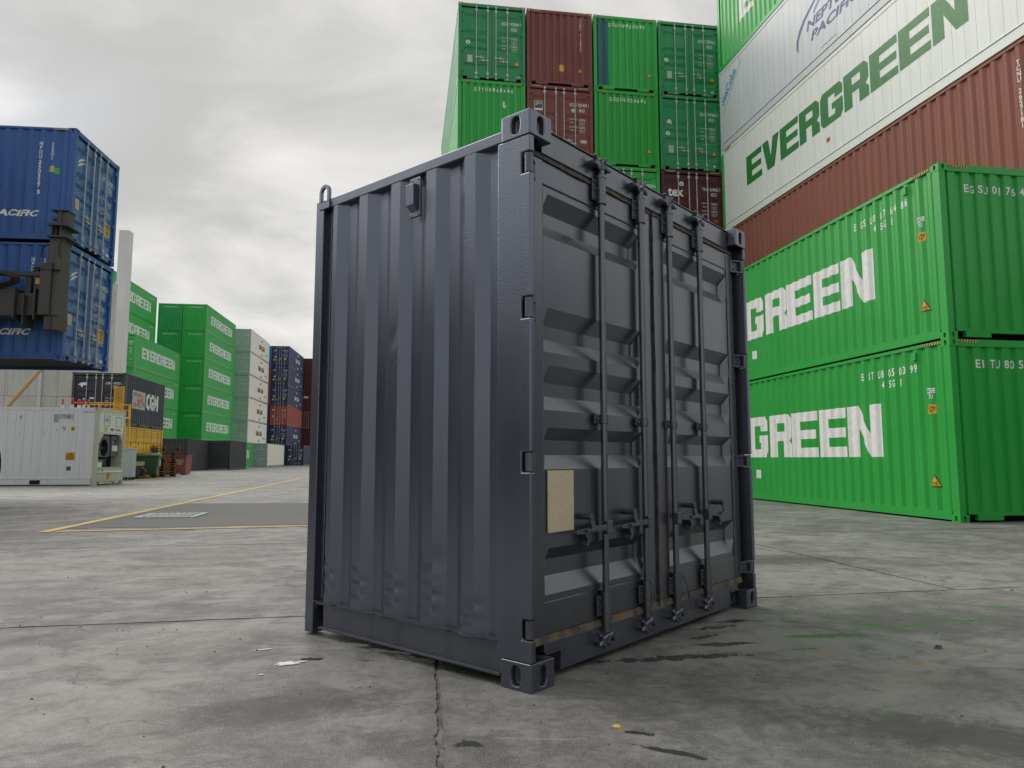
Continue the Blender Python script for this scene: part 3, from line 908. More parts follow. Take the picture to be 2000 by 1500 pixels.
for k in (0, 1):
    x0, x1, p0, p1 = ((.101, 1.207, .181, 1.090) if k == 0 else (1.231, 2.337, 1.350, 2.257))
    m = MB()
    zs = sorted([.335, 2.300] + [q for r in V0 for q in r])
    cols = [(p0, 0), (p0 + .045, 1), (p1 - .055, 1), (p1, 0)]
    for z in zs:
        full = any(abs(z - q) < 1e-6 for r in V0 for q in r[1:3])
        for x, w in cols: m.v.append((x, DB + (DD if full else 0) * w, z))
    nc = len(cols)
    m.f = [(i * nc + c, i * nc + c + 1, (i + 1) * nc + c + 1, (i + 1) * nc + c) for i in range(len(zs) - 1) for c in range(nc - 1)]
    lf = obj('door', m, M_chard, MAIN)
    fr = MB()
    fr.box(x0, p0, DB - .006, .120, .196, 2.418); fr.box(p1, x1, DB - .006, .120, .196, 2.418)
    fr.box(p0, p1, DB - .001, .120, .197, .335); fr.box(p0, p1, DB - .001, .120, 2.300, 2.417)
    obj('door_frame', fr, M_chard, lf, bevel=.004)
    for z in (.338, 2.301): obj('weld_bead', MB().cyl((p0, DB - .002, z), (p1, DB - .002, z), .0045, 6), M_chard, lf)
    for xx in (p0, p1):
        obj('weld_bead', MB().tube([(xx + .003 * sin(j * 2.7), DB - .004, .34 + j * .065) for j in range(31)], .0032, 5), M_charfit, lf)
    for j in (0, 1):
        x = ((.650, 1.052), (1.386, 1.788))[k][j]; y = .046
        m = MB(); m.cyl((x, y, .15), (x, y, 2.50), .0175, 16); rod = obj('lock_rod', m.mesh('lock_rod', True), M_chard, lf)
        for za, zb, zc_ in ((2.325, 2.462, 2.512), (.205, .325, .145)):
            m = MB(); m.cyl((x, y, za), (x, y, zb), .0265, 18); m.cyl((x, y, zb - .003), (x, y, zb + .008), .030, 18); m.cyl((x, y, za - .006), (x, y, za + .004), .029, 18)
            if za > 1: m.cyl((x, y, 2.465), (x, y, 2.512), .020, 14); m.cyl((x, y, 2.506), (x, y, 2.516), .026, 14, .020)
            else: m.cyl((x, y, .14), (x, y, .206), .022, 14); m.cyl((x, y, .145), (x, y, .155), .027, 14)
            obj('rod_sleeve', m.mesh('rod_sleeve', True), M_chard, lf)
            m = MB(); m.box(x - .060, x - .020, DB - .018, DB - .008, za + .01, zb - .01)
            for q in (.18, .5, .82):
                zq = za + (zb - za) * q; m.cyl((x - .045, DB - .026, zq), (x - .045, DB - .015, zq), .008, 6)
            obj('rod_bracket', m, M_charfit, lf, bevel=.002)
        m = MB(); z = 1.188
        m.cyl((x, y, z - .022), (x, y, z + .022), .0245, 16); m.box(x - .066, x - .018, DB - .020, DB - .008, z - .022, z + .022); m.cyl((x - .050, DB - .03, z), (x - .050, DB - .018, z), .010, 8)
        obj('rod_bracket', m, M_charfit, lf, bevel=.002)
        # cam and keeper, top and bottom
        for zc in (2.530, .106):
            up = 1 if zc > 1 else -1
            m = MB(); m.cyl((x, y, zc - .020), (x, y, zc + .016), .021, 10)
            for a_, r_, dz in ((.3, .072, .016), (1.5, .050, .030), (2.6, .066, .006), (3.9, .064, -.012), (5.0, .052, .022), (5.7, .070, -.016)):
                if up < 0: r_ *= .62
                m.cyl((x, y, zc), (x + r_ * cos(a_ + .4 * j), y + min(.012, r_ * .6 * sin(a_ + .4 * j)), zc + up * dz * 1.6), .020, 6, .006)
            obj('locking_cam', m.mesh('locking_cam', True), M_charfit, lf)
            m = MB(); xk = x - .060; m.cyl((xk, .066, zc - .006), (xk, .020, zc - .004), .024, 8, .018)
            for a_ in (.6, 2.2, 3.6, 5.2): m.cyl((xk, .036, zc), (xk + .044 * cos(a_), .022, zc + .040 * sin(a_)), .016, 6, .008)
            obj('cam_keeper', m.mesh('cam_keeper', True), M_charfit, lf)
            m = MB(); xk = x + .058; m.cyl((xk, .066, zc - .012), (xk, .030, zc - .010), .016, 8, .010)
            obj('cam_keeper', m.mesh('cam_keeper', True), M_charfit, lf)
        # handle, hub and hasp
        d = -1 if k == 0 else 1; z = .650
        m = MB(); m.box(x - .024, x + .024, y - .032, y + .006, z - .036, z + .030)
        obj('handle_hub', m, M_charfit, lf, bevel=.004)
        m = MB(); xa, xb = x + d * .028, x + d * .285
        pts = [(xa, z - .014), (xa, z + .014), (xa + d * .10, z + .012), (xb, z + .000), (xb, z - .018), (xa + d * .12, z - .016)]
        m.prism(pts, y - .030, y - .020, 'y')
        obj('handle', m, M_charfit, lf, bevel=.002)
        m = MB(); xc = x + d * .175
        m.prism([(xc - .020, z + .070), (xc + .010, z + .078), (xc + .020, z + .056), (xc + .034, z + .012), (xc + .058, z + .002), (xc + .060, z - .008), (xc + .010, z - .006), (xc - .012, z + .030)], y - .040, y - .032, 'y')
        m.cyl((xc - .004, y - .044, z + .062), (xc - .004, DB, z + .062), .016, 10)
        m.prism([(xc - .020, z - .024), (xc + .014, z - .024), (xc + .022, z - .060), (xc + .004, z - .084), (xc - .010, z - .080), (xc + .004, z - .056), (xc - .004, z - .044)], y - .014, DB, 'y')
        m.box(xc - .040, xc + .042, y - .042, y - .031, z - .012, z + .004)
        obj('handle_latch', m, M_charfit, lf, bevel=.002)
    # hinges
    for za, zb in HZ:
        m = MB(); X = (lambda a: a) if k == 0 else (lambda a: CW - a)
        m.cyl((X(.024), .026, za + .004), (X(.024), .026, zb - .004), .0205, 16)
        pl = [(X(.026), .014), (X(.060), .030), (X(.118), .062), (X(.118), .0745), (X(.030), .046)]
        m.prism(pl, za + .006, za + .014, 'z'); m.prism(pl, zb - .014, zb - .006, 'z')
        m.prism([(X(.034), .040), (X(.120), .066), (X(.120), .0745), (X(.034), .0745)], za + .004, zb - .004, 'z')
        for q in (.3, .7): m.cyl((X(.09), .052, za + (zb - za) * q), (X(.09), .070, za + (zb - za) * q), .006, 6)
        obj('hinge', m.mesh('hinge', True), M_charfit, lf)

# rubber gaskets round the doors
def lumpy(a, b, w, d, n, seed, axis):
    m = MB()
    for i in range(n + 1):
        t = i / n; p = Vector(a).lerp(Vector(b), t)
        k = mnoise.noise(Vector((t * 9, seed, 0))) * .006; k2 = mnoise.noise(Vector((t * 21, seed, 3))) * .004
        if axis == 'x': m.v += [(p.x, p.y - d + k2, p.z - w / 2 + k), (p.x, p.y - d * .7 + k2, p.z + w / 2 + k * .6), (p.x, p.y, p.z + w / 2), (p.x, p.y, p.z - w / 2)]
        else: m.v += [(p.x - w / 2 + k, p.y - d + k2, p.z), (p.x + w / 2 + k, p.y - d * .7 + k2, p.z), (p.x + w / 2, p.y, p.z), (p.x - w / 2, p.y, p.z)]
    for i in range(n):
        for c in range(4): m.f.append((4 * i + c, 4 * i + (c + 1) % 4, 4 * i + 4 + (c + 1) % 4, 4 * i + 4 + c))
    m.f += [(0, 1, 2, 3), tuple(4 * n + q for q in (3, 2, 1, 0))]
    return m
obj('gasket', lumpy((.10, .094, 2.432), (2.338, .094, 2.432), .030, .030, 60, 1, 'x').mesh('gasket', True), M_gasket, MAIN)
obj('gasket', lumpy((.10, .094, .181), (2.338, .094, .181), .032, .036, 60, 5, 'x').mesh('gasket', True), M_gasketb, MAIN)
obj('gasket', lumpy((1.219, .098, .17), (1.219, .098, 2.44), .020, .042, 70, 9, 'z').mesh('gasket', True), M_gasket, MAIN)

# backing board left by a removed plate
pb = obj('backing_board', MB().box(.208, .412, DB - .007, DB - .002, .650, .934), M_ply, MAIN, label='tan board on the left door')
for px_, pz_, s_ in ((.262, .742, .016), (.352, .772, .009), (.400, .925, .005)):
    m = MB(); m.prism([(px_ - s_ * .5, pz_ - s_), (px_ + s_ * .2, pz_ - s_ * .6), (px_ + s_ * .5, pz_ + s_), (px_ + s_ * .1, pz_ + s_ * .4)], DB - .009, DB - .0065, 'y')
    obj('glue_blob', m, M_splash, pb)

# seal wires on two of the rods
def wire(pts, r, name, parent): obj(name, MB().tube(pts, r, 6).mesh(name, True), M_charfit, parent)
for x in (1.052, 1.386):
    y = .012
    pts = [(x - .020, y + .01, .345), (x + .006, y - .006, .300), (x + .012, y - .006, .250), (x + .004, y - .006, .18), (x - .012, y - .004, .13), (x + .02, y - .006, .10)]
    if x > 1.2: pts = [(x + .02, y + .01, .33), (x + .05, y - .006, .26), (x + .075, y - .004, .20), (x + .09, y - .004, .13), (x + .10, y - .004, .16)]
    wire(pts, .0028, 'seal_wire', MAIN)
    q = pts[2]; obj('seal_ferrule', MB().box(q[0] - .007, q[0] + .007, q[1] - .006, q[1] + .005, q[2] - .012, q[2] + .012), M_charfit, MAIN, bevel=.002)

# left side wall: pressed sheet with its dents
DENT = [(.67, .50, .10, .05, .016), (.93, 1.64, .025, .05, .010), (.95, 1.60, .015, .03, .008), (.31, 1.65, .02, .03, .008), (.30, 1.52, .05, .25, .006), (.40, .98, .05, .10, .006)]
for k in range(5):
    yb = .38 + k * .278
    for q in range(3 if k else 2): DENT.append((yb + .01 * (-1) ** q, .255 + q * .072 + .006 * k, .045, .020, .017 - .003 * q))


def side_main(y, z):
    d = .006 + trap(y - .346, PIT, .072, .068, .036)
    if y > 1.498: d = .042
    for a, b, sa, sb, w in DENT:
        e = ((y - a) / sa) ** 2 + ((z - b) / sb) ** 2
        if e < 8: d += .40 * w * math.exp(-e)
    d += .0022 * mnoise.noise(Vector((y * 3, z * 1.3, 2)))
    return d


br = breaks(.198, 1.588, .346, PIT, SO)
br = sorted(br + [1.498, 1.5])
ys = []
for a, b in zip(br[:-1], br[1:]):
    n = max(1, int((b - a) / .016)); ys += [a + (b - a) * i / n for i in range(n)]
ys.append(br[-1])
zs = [.188 + .30 * i / 40 for i in range(40)] + [.488 + (2.476 - .488) * i / 70 for i in range(71)]
m = MB(); m.v = [(side_main(y, z), y, z) for y in ys for z in zs]
nz = len(zs)
m.f = [(i * nz + j, (i + 1) * nz + j, (i + 1) * nz + j + 1, i * nz + j + 1) for i in range(len(ys) - 1) for j in range(nz - 1)]
me = m.mesh('side_wall', True); me.set_sharp_from_angle(angle=radians(22))
obj('side_wall', me, M_char, MAIN, label='corrugated side wall dented along the bottom')
# ragged flange where the wall is welded to the bottom rail
m = MB(); n = 90
for i in range(n + 1):
    y = .20 + 1.385 * i / n
    w = .014 + .012 * mnoise.noise(Vector((y * 7, 1, 0))) + .010 * mnoise.noise(Vector((y * 17, 4, 0))); zt = .190 + .006 * mnoise.noise(Vector((y * 9, 8, 0))) + .003 * mnoise.noise(Vector((y * 26, 8, 0)))
    m.v += [(.012 - w, y, zt - .004), (.012 - w, y, zt + .001), (.05, y, .192), (.05, y, .183)]
for i in range(n):
    for c in range(4): m.f.append((4 * i + c, 4 * i + (c + 1) % 4, 4 * i + 4 + (c + 1) % 4, 4 * i + 4 + c))
m.f += [(0, 1, 2, 3), tuple(4 * n + q for q in (3, 2, 1, 0))]
obj('welded_flange', m, M_charfit, MAIN)
m = MB(); m.box(.022, .034, .178, 1.520, .056, .182); m.box(-.004, .052, .178, 1.530, .044, .056); m.box(.010, .060, .1775, 1.588, .172, .183)
m.prism([(1.520, .183), (1.588, .183), (1.588, .140), (1.578, .165), (1.560, .173), (1.520, .173)], .012, .040, 'x')
obj('bottom_rail', m, M_charfit, MAIN, bevel=.002)
obj('top_rail', MB().box(.004, .066, .176, 1.590, 2.472, 2.530), M_char, MAIN, bevel=.006)
obj('rear_post', MB().box(.000, .078, 1.590, L0, .012, 2.532), M_char, MAIN, bevel=.004)
wb = MB(); wb.tube([(.040 + .0015 * sin(i * 3.3), 1.558 + .0012 * sin(i * 1.9), .2 + i * .0455) for i in range(51)], .005, 5)
obj('weld_bead', wb, M_charfit, MAIN)
# lifting eye
m = MB(); n = 14; m.box(-.006, .012, 1.528, 1.632, 2.474, 2.512)
c0 = (1.585, 2.577)
for i in range(n):
    a0 = pi * i / n; a1 = pi * (i + 1) / n
    q = [(c0[0] + r * cos(a), c0[1] + r * sin(a)) for r, a in ((.030, a0), (.048, a0), (.048, a1), (.030, a1))]
    m.prism(q, -.004, .014, 'x')
for sx in (-1, 1): m.box(-.004, .014, *sorted((c0[0] + sx * .030, c0[0] + sx * .048)), 2.512, 2.577)
obj('lifting_eye', m, M_char, MAIN)
# ventilator
m = MB(); y0 = .735; m.box(-.002, .012, y0, y0 + .082, 2.245, 2.456)
m.prism([(-.002, 2.272), (-.034, 2.300), (-.036, 2.412), (-.002, 2.418)], y0 + .016, y0 + .072, 'y')
for z in (2.256, 2.442):
    for q in (.014, .068): m.cyl((-.006, y0 + q, z), (.0, y0 + q, z), .005, 6)
obj('ventilator', m, M_char, MAIN, bevel=.004)
# rest of the box
obj('side_wall', MB().box(CW - .045, CW - .010, .20, L0 - .05, .16, 2.48), M_char, MAIN)
obj('end_wall', MB().box(.080, CW - .046, L0 - .045, L0 - .010, .16, 2.48), M_char, MAIN)
obj('roof', MB().box(.068, CW - .046, .138, L0 - .012, 2.502, 2.522), M_char, MAIN)
obj('floor', MB().box(.062, CW - .046, .142, L0 - .05, .10, .165), M_dark, MAIN)
obj('bottom_rail', MB().box(CW - .06, CW - .012, .178, L0 - .04, .044, .158), M_charfit, MAIN)
obj('rear_post', MB().box(CW - .078, CW, L0 - .044 + .035, L0 + .03, .012, 2.532), M_char, MAIN)

# ------------------------------------------------------------------ green pair on the right
def off(o, yaw, a, b=0.0): return (o[0] + a * cos(yaw) - b * sin(yaw), o[1] + a * sin(yaw) + b * cos(yaw))


EG = block2d('EVERGREEN')
HC = 2.896
FGO, FGY = (6.941, 11.285), .1623
for lv, sid, endid, lb in ((0, 'EITU8050399', 'EITU8050399', 'bright green container on the ground at right, under a matching green one'), (1, 'EGSU0176486', 'EGSU0176486', 'bright green container stacked on top of its green twin at right')):
    c = container(lb, M_green2, FGO, FGY, lv * HC, front='wall', group='green pair at the right')
    kw = dict(face='L', kind='side', s0=10.70)
    decal(c, 'side_lettering', EG, mat=M_twhite, box=(0, 8.94, 1.02, 1.985), **kw)
    flat_text(c, sid, 'L', 2.25, 2.44, 2.575, M_twhite)
    flat_text(c, '45G1', 'L', 1.70, 2.245, 2.375, M_twhite, name='size_code')
    decal(c, 'registry_mark', rects2d([R_(10.13, 2.055, 10.28, 2.14)]), mat=M_twhite, **kw)
    decal(c, 'registry_mark', text2d('IIC'), mat=M_tgreen, box=(10.145, 10.265, 2.07, 2.125), face='L', kind='side', s0=10.70, eps=.006)
    decal(c, 'registry_mark', text2d('70'), mat=M_twhite, box=(10.17, 10.25, 1.965, 2.035), **kw)
    decal(c, 'height_sticker', rects2d([R_(10.14, 1.72, 10.29, 1.87)]), mat=M_ysign, **kw)
    decal(c, 'height_figures', text2d('2.9m\n9\'6"'), mat=M_tblack, box=(10.155, 10.275, 1.735, 1.855), face='L', kind='side', s0=10.70, eps=.006)
    triangle_sign(c, 'L', 10.20, .62, 'side', s0=10.70)
    decal(c, 'warning_text', text2d('CAUTION\n9\'6" HIGH'), mat=M_tblack, box=(10.15, 10.25, .56, .615), face='L', kind='side', s0=10.70, eps=.009)
    hazard(c, 'L', M_ysign2, 10.10, HC - .063, s0=10.70, h=.048, w=.41)
    hazard(c, 'F', M_ysign2, .175, HC - .062, h=.046, w=.36, kind=.006)
    hazard(c, 'F', M_ysign2, CW - .54, HC - .062, h=.046, w=.36, kind=.006)
    obj('ventilator', box_mesh('ventilator', (-.022, .02, .745, .835, 2.64, 2.77)), M_green, c)
    flat_text(c, endid, 'F', .45, 2.43, 2.565, M_twhite, 'end', w=.085)
    decal(c, 'maker_label', rects2d([R_(4.35, .52, 4.50, .72)]), mat=M_twhite, **kw)
    triangle_sign(c, 'F', 2.1, .62, 'end')


# ------------------------------------------------------------------ refrigerated containers
def reefer(label, mat, o, yaw, z, L=12.192, H=HC, pw=.302, frame=None, front=True, group=None, name='refrigerated_container', far_post=None):
    root = thing(name, label, 'container', (o[0], o[1], z), yaw, group)
    mf = frame or mat
    cm = casting_mesh(.162, .178, .118)
    for x in (0, CW - .162):
        for y in (0, L - .178):
            for zc in (0, H - .118): obj('corner_casting', cm, mf, root, (x, y, zc))
    fb = frame_boxes(L, H)
    for nm, d in fb['post'] + fb['head']: obj(nm, box_mesh(nm, d), far_post if far_post and d[2] > 1 and nm == 'corner_post' else mf, root)
    for x0, x1 in ((.004, .075), (CW - .075, CW - .004)):
        d = (x0, x1, .178, L - .178, H - .105, H - .010); obj('top_rail', box_mesh('top_rail', d), mat, root)
        d = (x0, x1, .178, L - .178, .035, .235); obj('bottom_rail', box_mesh('bottom_rail', d), mat, root)
        xr = .004 if x0 < 1 else CW - .004
        m = cached(('rr', L, xr), lambda: MB().cyl((xr, .18, .262), (xr, L - .18, .262), .016, 10).mesh('rubbing_rail', True)); obj('rubbing_rail', m, mat, root)
    obj('sill', sill_mesh(L, True), mf, root); obj('sill', sill_mesh(L, False), mf, root)
    n = int((L - .30) / pw); w = (L - .30) / n
    pm = cached(('panel', L, H, n), lambda: MB().box(.014, .040, .003, w - .003, .235, H - .105).mesh('panel'))
    for i in range(n): obj('panel', pm, mat, root, (0, .15 + i * w, 0))
    d = (.0395, .06, .15, L - .15, .2, H - .09); obj('backing', box_mesh('backing', d), mf, root)
    obj('side_wall', box_mesh('side_wall', (CW - .06, CW - .014, .15, L - .15, .2, H - .09)), mat, root)
    obj('roof', box_mesh('roof', (.07, CW - .07, .10, L - .10, H - .05, H - .02)), mat, root)
    obj('floor', box_mesh('floor', (.06, CW - .06, .10, L - .10, .11, .155)), M_dark, root)
    obj('end_wall', box_mesh('end_wall', (.11, CW - .11, L - .06, L - .02, .165, H - .12)), mat, root)
    if front: obj('end_wall', box_mesh('end_wall', (.11, CW - .11, .02, .06, .165, H - .12)), mat, root)
    return root


RO, RY = (9.444, 12.115), .177
PD = .014
big = 'wall of containers behind the green pair'
for lv in (0, 1):
    container(['dull green container at the foot of the tall side-on stack behind the green pair', 'dull green container second up in the tall side-on stack behind the green pair'][lv], M_green3, RO, RY, lv * HC, front='wall', group=big)
c = container('rust brown corrugated container directly under the white one with green lettering', M_brown, RO, RY, 2 * HC, group=big)
decal(c, 'serial_number', text2d('T\nC\nN\nU\n \n2\n6\n5\n7\n1\n8\n1'), 'L', M_twhite, (.34, .43, 1.23, 2.54), 'side', s0=.90)
c = reefer('white refrigerated container with big green block letters on its side', M_white, RO, RY, 3 * HC, group=big, far_post=M_green)
decal(c, 'side_lettering', EG, 'L', M_tgreen, (0, 8.98, 1.07, 2.02), PD, s0=10.52)
decal(c, 'red_label', rects2d([R_(4.22, .63, 4.37, .74)]), 'L', M_redst, kind=PD, s0=10.52)
hazard(c, 'L', M_ysign2, .05, HC - .075, s0=12.0, w=.40, kind=.004)
c = reefer('pale grey refrigerated container with blue lettering and a swoosh', M_grey, RO, RY, 4 * HC, group=big)
decal(c, 'side_lettering', text2d('NEPTUNE', shear=.2, bold=.03), 'L', M_tblue, (.0, 2.35, 1.24, 1.52), PD, s0=6.96)
decal(c, 'side_lettering', text2d('PACIFIC', shear=.2, bold=.03), 'L', M_tblue, (.18, 2.30, .86, 1.13), PD, s0=6.96)
sw = [(-.42, .86), (-.52, 1.02), (-.50, 1.25), (-.36, 1.5), (-.10, 1.72), (.42, 1.98), (.95, 2.18)]
si = [(.93, 2.12), (.40, 1.88), (-.04, 1.62), (-.26, 1.42), (-.40, 1.2), (-.43, 1.02)]
decal(c, 'swoosh_mark', (sw + si, [tuple(range(len(sw) + len(si)))]), 'L', M_tblue, kind=PD, s0=6.96)
sw2 = [(.30, 1.62), (.60, 1.86), (1.15, 2.10), (1.12, 2.04), (.66, 1.80), (.38, 1.60)]
decal(c, 'swoosh_mark', (sw2, [tuple(range(6))]), 'L', M_tsky, kind=PD, s0=6.96)
decal(c, 'web_address', text2d('www.neptunepacific.com'), 'L', M_tblack, (.60, 1.28, .40, .45), PD, s0=6.96)
v, f = fitbox(text2d('SeaCube', bold=.02), 0, 1.22, 0, .34)
ca, sa = cos(.66), sin(.66)
decal(c, 'owner_logo', ([(.06 + x * ca - y * sa, 1.60 + x * sa + y * ca) for x, y in v], f), 'L', M_tsky, kind=PD, s0=12.0)
decal(c, 'owner_logo_line', ([(.02, 1.33), (.06, 1.32), (1.36, 2.56), (1.32, 2.58)], [(0, 1, 2, 3)]), 'L', M_tlime, kind=PD, s0=12.0)
c = container('green container topping the tall side-on stack, its side lettering cut by the frame', M_green, RO, RY, 5 * HC, group=big)
decal(c, 'side_lettering', EG, 'L', M_twhite, (0, 8.94, 1.02, 1.99), 'side', s0=10.70)

# ------------------------------------------------------------------ four columns of container ends behind the charcoal box
BO, BY, BG = (-1.928, 24.358), .148, 2.497
bgrp = 'columns of container ends behind the charcoal container'
colname = ['leftmost', 'second', 'third', 'rightmost']
rowname = ['bottom', 'second row up', 'third row up', 'third row down', 'second row down', 'top row']
spec = {  # (col, level): paint, front
    (0, 5): (M_greend, 'door'), (0, 4): (M_green, 'wall'), (1, 5): (M_maroon, 'wall'), (1, 4): (M_maroon, 'door'), (2, 5): (M_green, 'wall'), (2, 4): (M_green2, 'wall'),
    (2, 3): (M_green, 'door'), (3, 5): (M_greend, 'door'), (3, 4): (M_greend, 'door'), (3, 3): (M_maroond, 'door'), (0, 3): (M_green, 'wall'), (1, 3): (M_maroon, 'wall')}
BGC = {}
for col in range(4):
    for lv in range(6):
        mt, fr = spec.get((col, lv), ((M_green, M_brown, M_green3, M_green)[(col + lv) % 4], 'wall'))
        kind = 'doors facing camera' if fr == 'door' else 'blind ribbed end'
        colr = 'dark maroon' if mt is M_maroond else 'faded maroon' if mt is M_maroon else 'brown' if mt is M_brown else 'green'
        w = {5: 'top', 4: 'second from top', 3: 'third from top', 2: 'third from bottom', 1: 'second from bottom', 0: 'bottom'}[lv]
        BGC[col, lv] = container('%s container, %s, %s of %s background column' % (colr, kind, w, colname[col]), mt, off(BO, BY, col * BG), BY, lv * HC, front=fr, group=bgrp, lod=1 if lv >= 3 else 2)
        if lv >= 3:
            r = BGC[col, lv]
            for u in (.175, CW - .53): hazard(r, 'F', M_ysign2, u, HC - .075, w=.35, h=.055, kind=.006, n=8)
            for u in (.02, CW - .14):
                if lv == 5: decal(r, 'casting_mark', ([(u, HC - .02), (u + .12, HC - .02), (u + .06, HC - .10)], [(0, 2, 1)]), 'F', M_twhiteb, kind=0.0, eps=.004)
r = BGC[0, 5]; id_block(r, HC, 'EGSU', '975694 7'); plate(r, HC); roundel(r, .36, 1.44, .085, M_twhite, HC); triangle_sign(r, 'F', 2.13, .72, 'door'); decal(r, 'maker_label', text2d('CIMC'), 'F', M_twhite, (2.10, 2.28, .20, .25), 'door')
r = BGC[0, 4]; flat_text(r, 'EITU9848444', 'F', .58, 2.49, 2.63, M_twhite, 'end', w=.085); decal(r, 'torn_label', ([(1.62, 1.95), (1.72, 1.92), (1.74, 2.02), (1.68, 2.06), (1.70, 2.16), (1.62, 2.16)], [tuple(range(6))]), 'F', M_twhite, kind='end')
r = BGC[1, 5]; decal(r, 'serial_number', text2d('T\nC\nN\nU\n \n6\n1\n5\n8\n8\n6\n9'), 'F', M_twhite, (1.98, 2.04, 1.36, 2.66), 'end'); decal(r, 'weight_sticker', ([(1.20, .60), (1.26, .56), (1.34, .56), (1.38, .60), (1.38, .82), (1.20, .82)], [tuple(range(6))]), 'F', M_ysign, kind='end'); triangle_sign(r, 'F', 1.98, .66, 'end', sz=.20)
r = BGC[1, 4]; id_block(r, HC, 'FCIU', '927447 1', small=('MAX.GROSS', 'TARE', 'MAX.CARGO', 'CU.CAP.')); triangle_sign(r, 'F', .92, 1.16, 'door')
decal(r, 'owner_logo', rects2d([R_(.27, 1.95, .58, 2.30)]), 'F', M_twhite, kind='door'); decal(r, 'owner_logo', rects2d([R_(.285, 2.02, .565, 2.285)]), 'F', M_tblue, kind='door', eps=.006)
for k in (0, .07): decal(r, 'owner_logo', ([(.30, 2.09 + k), (.40, 2.16 + k), (.55, 2.19 + k), (.55, 2.23 + k), (.42, 2.22 + k), (.34, 2.18 + k)], [tuple(range(6))]), 'F', M_ysign2, kind='door', eps=.009)
roundel(r, 1.72, 2.02, .07, M_twhite, HC); decal(r, 'white_label', rects2d([R_(1.98, .80, 2.20, .92)]), 'F', M_twhiteb, kind='door')
r = BGC[2, 5]; flat_text(r, 'EGHU9820997', 'F', .58, 2.49, 2.63, M_twhite, 'end', w=.085); decal(r, 'repainted_patch', rects2d([R_(.125, .18, .565, HC - .13)]), 'F', M_teal, kind='end', eps=.002); triangle_sign(r, 'F', 2.12, .68, 'end', sz=.22)
decal(r, 'faded_mark', text2d('O\nT\nR\nO\nP', bold=.0), 'F', M_green3, (1.33, 1.42, .85, 1.9), 'end')
r = BGC[2, 4]; flat_text(r, 'EGSU9326801', 'F', .58, 2.49, 2.63, M_twhite, 'end', w=.085); triangle_sign(r, 'F', 2.05, .64, 'end', sz=.22)
r = BGC[2, 3]; id_block(r, HC, 'EGSU', '180038 6'); triangle_sign(r, 'F', 2.13, .72, 'door')
r = BGC[3, 5]; id_block(r, HC, 'EGSU', '178744 2'); plate(r, HC); roundel(r, .32, 1.40, .085, M_twhite, HC); triangle_sign(r, 'F', 2.10, .72, 'door'); roundel(r, 2.10, .22, .05, M_twhite, HC)
r = BGC[3, 4]; id_block(r, HC, 'EGHU', '979406 0'); plate(r, HC); roundel(r, .32, 1.42, .085, M_twhite, HC); triangle_sign(r, 'F', 2.10, .72, 'door'); roundel(r, 2.10, .22, .05, M_twhite, HC)
decal(r, 'owner_logo', ([(.26, 1.82), (.48, 1.80), (.48, 1.86), (.42, 1.93), (.36, 1.96), (.30, 1.90)], [tuple(range(6))]), 'F', M_twhite, kind='door')
r = BGC[3, 3]; id_block(r, HC, 'TXGU', '614465 7', small=('MAX.WT.', 'TARE WT.', 'PAYLOAD', 'CU.CAP.')); decal(r, 'owner_lettering', text2d('tex', bold=.03), 'F', M_twhite, (.26, .86, 1.90, 2.22), 'door'); roundel(r, .80, 2.40, .09, M_twhite, HC)
decal(r, 'orange_sticker', rects2d([R_(2.02, .98, 2.16, 1.06)]), 'F', M_orange, kind='door')

# ------------------------------------------------------------------ stacks far on the left
def stack(o, yaw, rows, group, where, front, mats, text=None, L=12.192, ids=True, mside=None, tmat=None):
    """rows bottom-up; the fitted point o is the right-hand near corner"""
    w = ['bottom', 'second from the bottom', 'third from the bottom', 'fourth from the bottom', 'fifth from the bottom', 'sixth from the bottom']
    oo = off(o, yaw, -CW); res = []
    for lv in range(rows):
        mt, cn = mats[lv]
        pos = 'top' if lv == rows - 1 and rows > 1 else w[lv] if rows > 1 else 'single'
        c = container('%s container, %s %s' % (cn, pos, where), mt, oo, yaw, lv * HC, L=L, front=front if isinstance(front, str) else front[lv], group=group, lod=2, mat_side=(mside[lv] if mside else None))
        res.append(c)
        if text: text(c, lv)
    return res


def eg_text(c, lv):
    decal(c, 'side_lettering', EG, 'R', M_twhite, (0, 8.94, 1.02, 1.99), 'side', s0=1.60)
    decal(c, 'serial_number', text2d('EGHU 908%d12' % lv), 'R', M_twhite, (0, .9, 2.44, 2.58), 'side', s0=10.6)
    triangle_sign(c, 'R', 0, .62, 'side', s0=11.7)


def eg_end(c, lv):
    eg_text(c, lv)
    flat_text(c, 'EITU90%d5018' % lv, 'F', .58, 2.49, 2.63, M_twhite, 'end', w=.085)
    triangle_sign(c, 'F', 2.05, .64, 'end', sz=.22)


def eg_endonly(c, lv):
    flat_text(c, 'EGHU98%d5012' % lv, 'F', .58, 2.49, 2.63, M_twhite, 'end', w=.085); triangle_sign(c, 'F', 2.05, .64, 'end', sz=.22)


def eg_door(c, lv):
    eg_text(c, lv); id_block(c, HC, 'EITU', '92560%d 5' % lv, weights=lv == 3); triangle_sign(c, 'F', 2.1, .72, 'door')


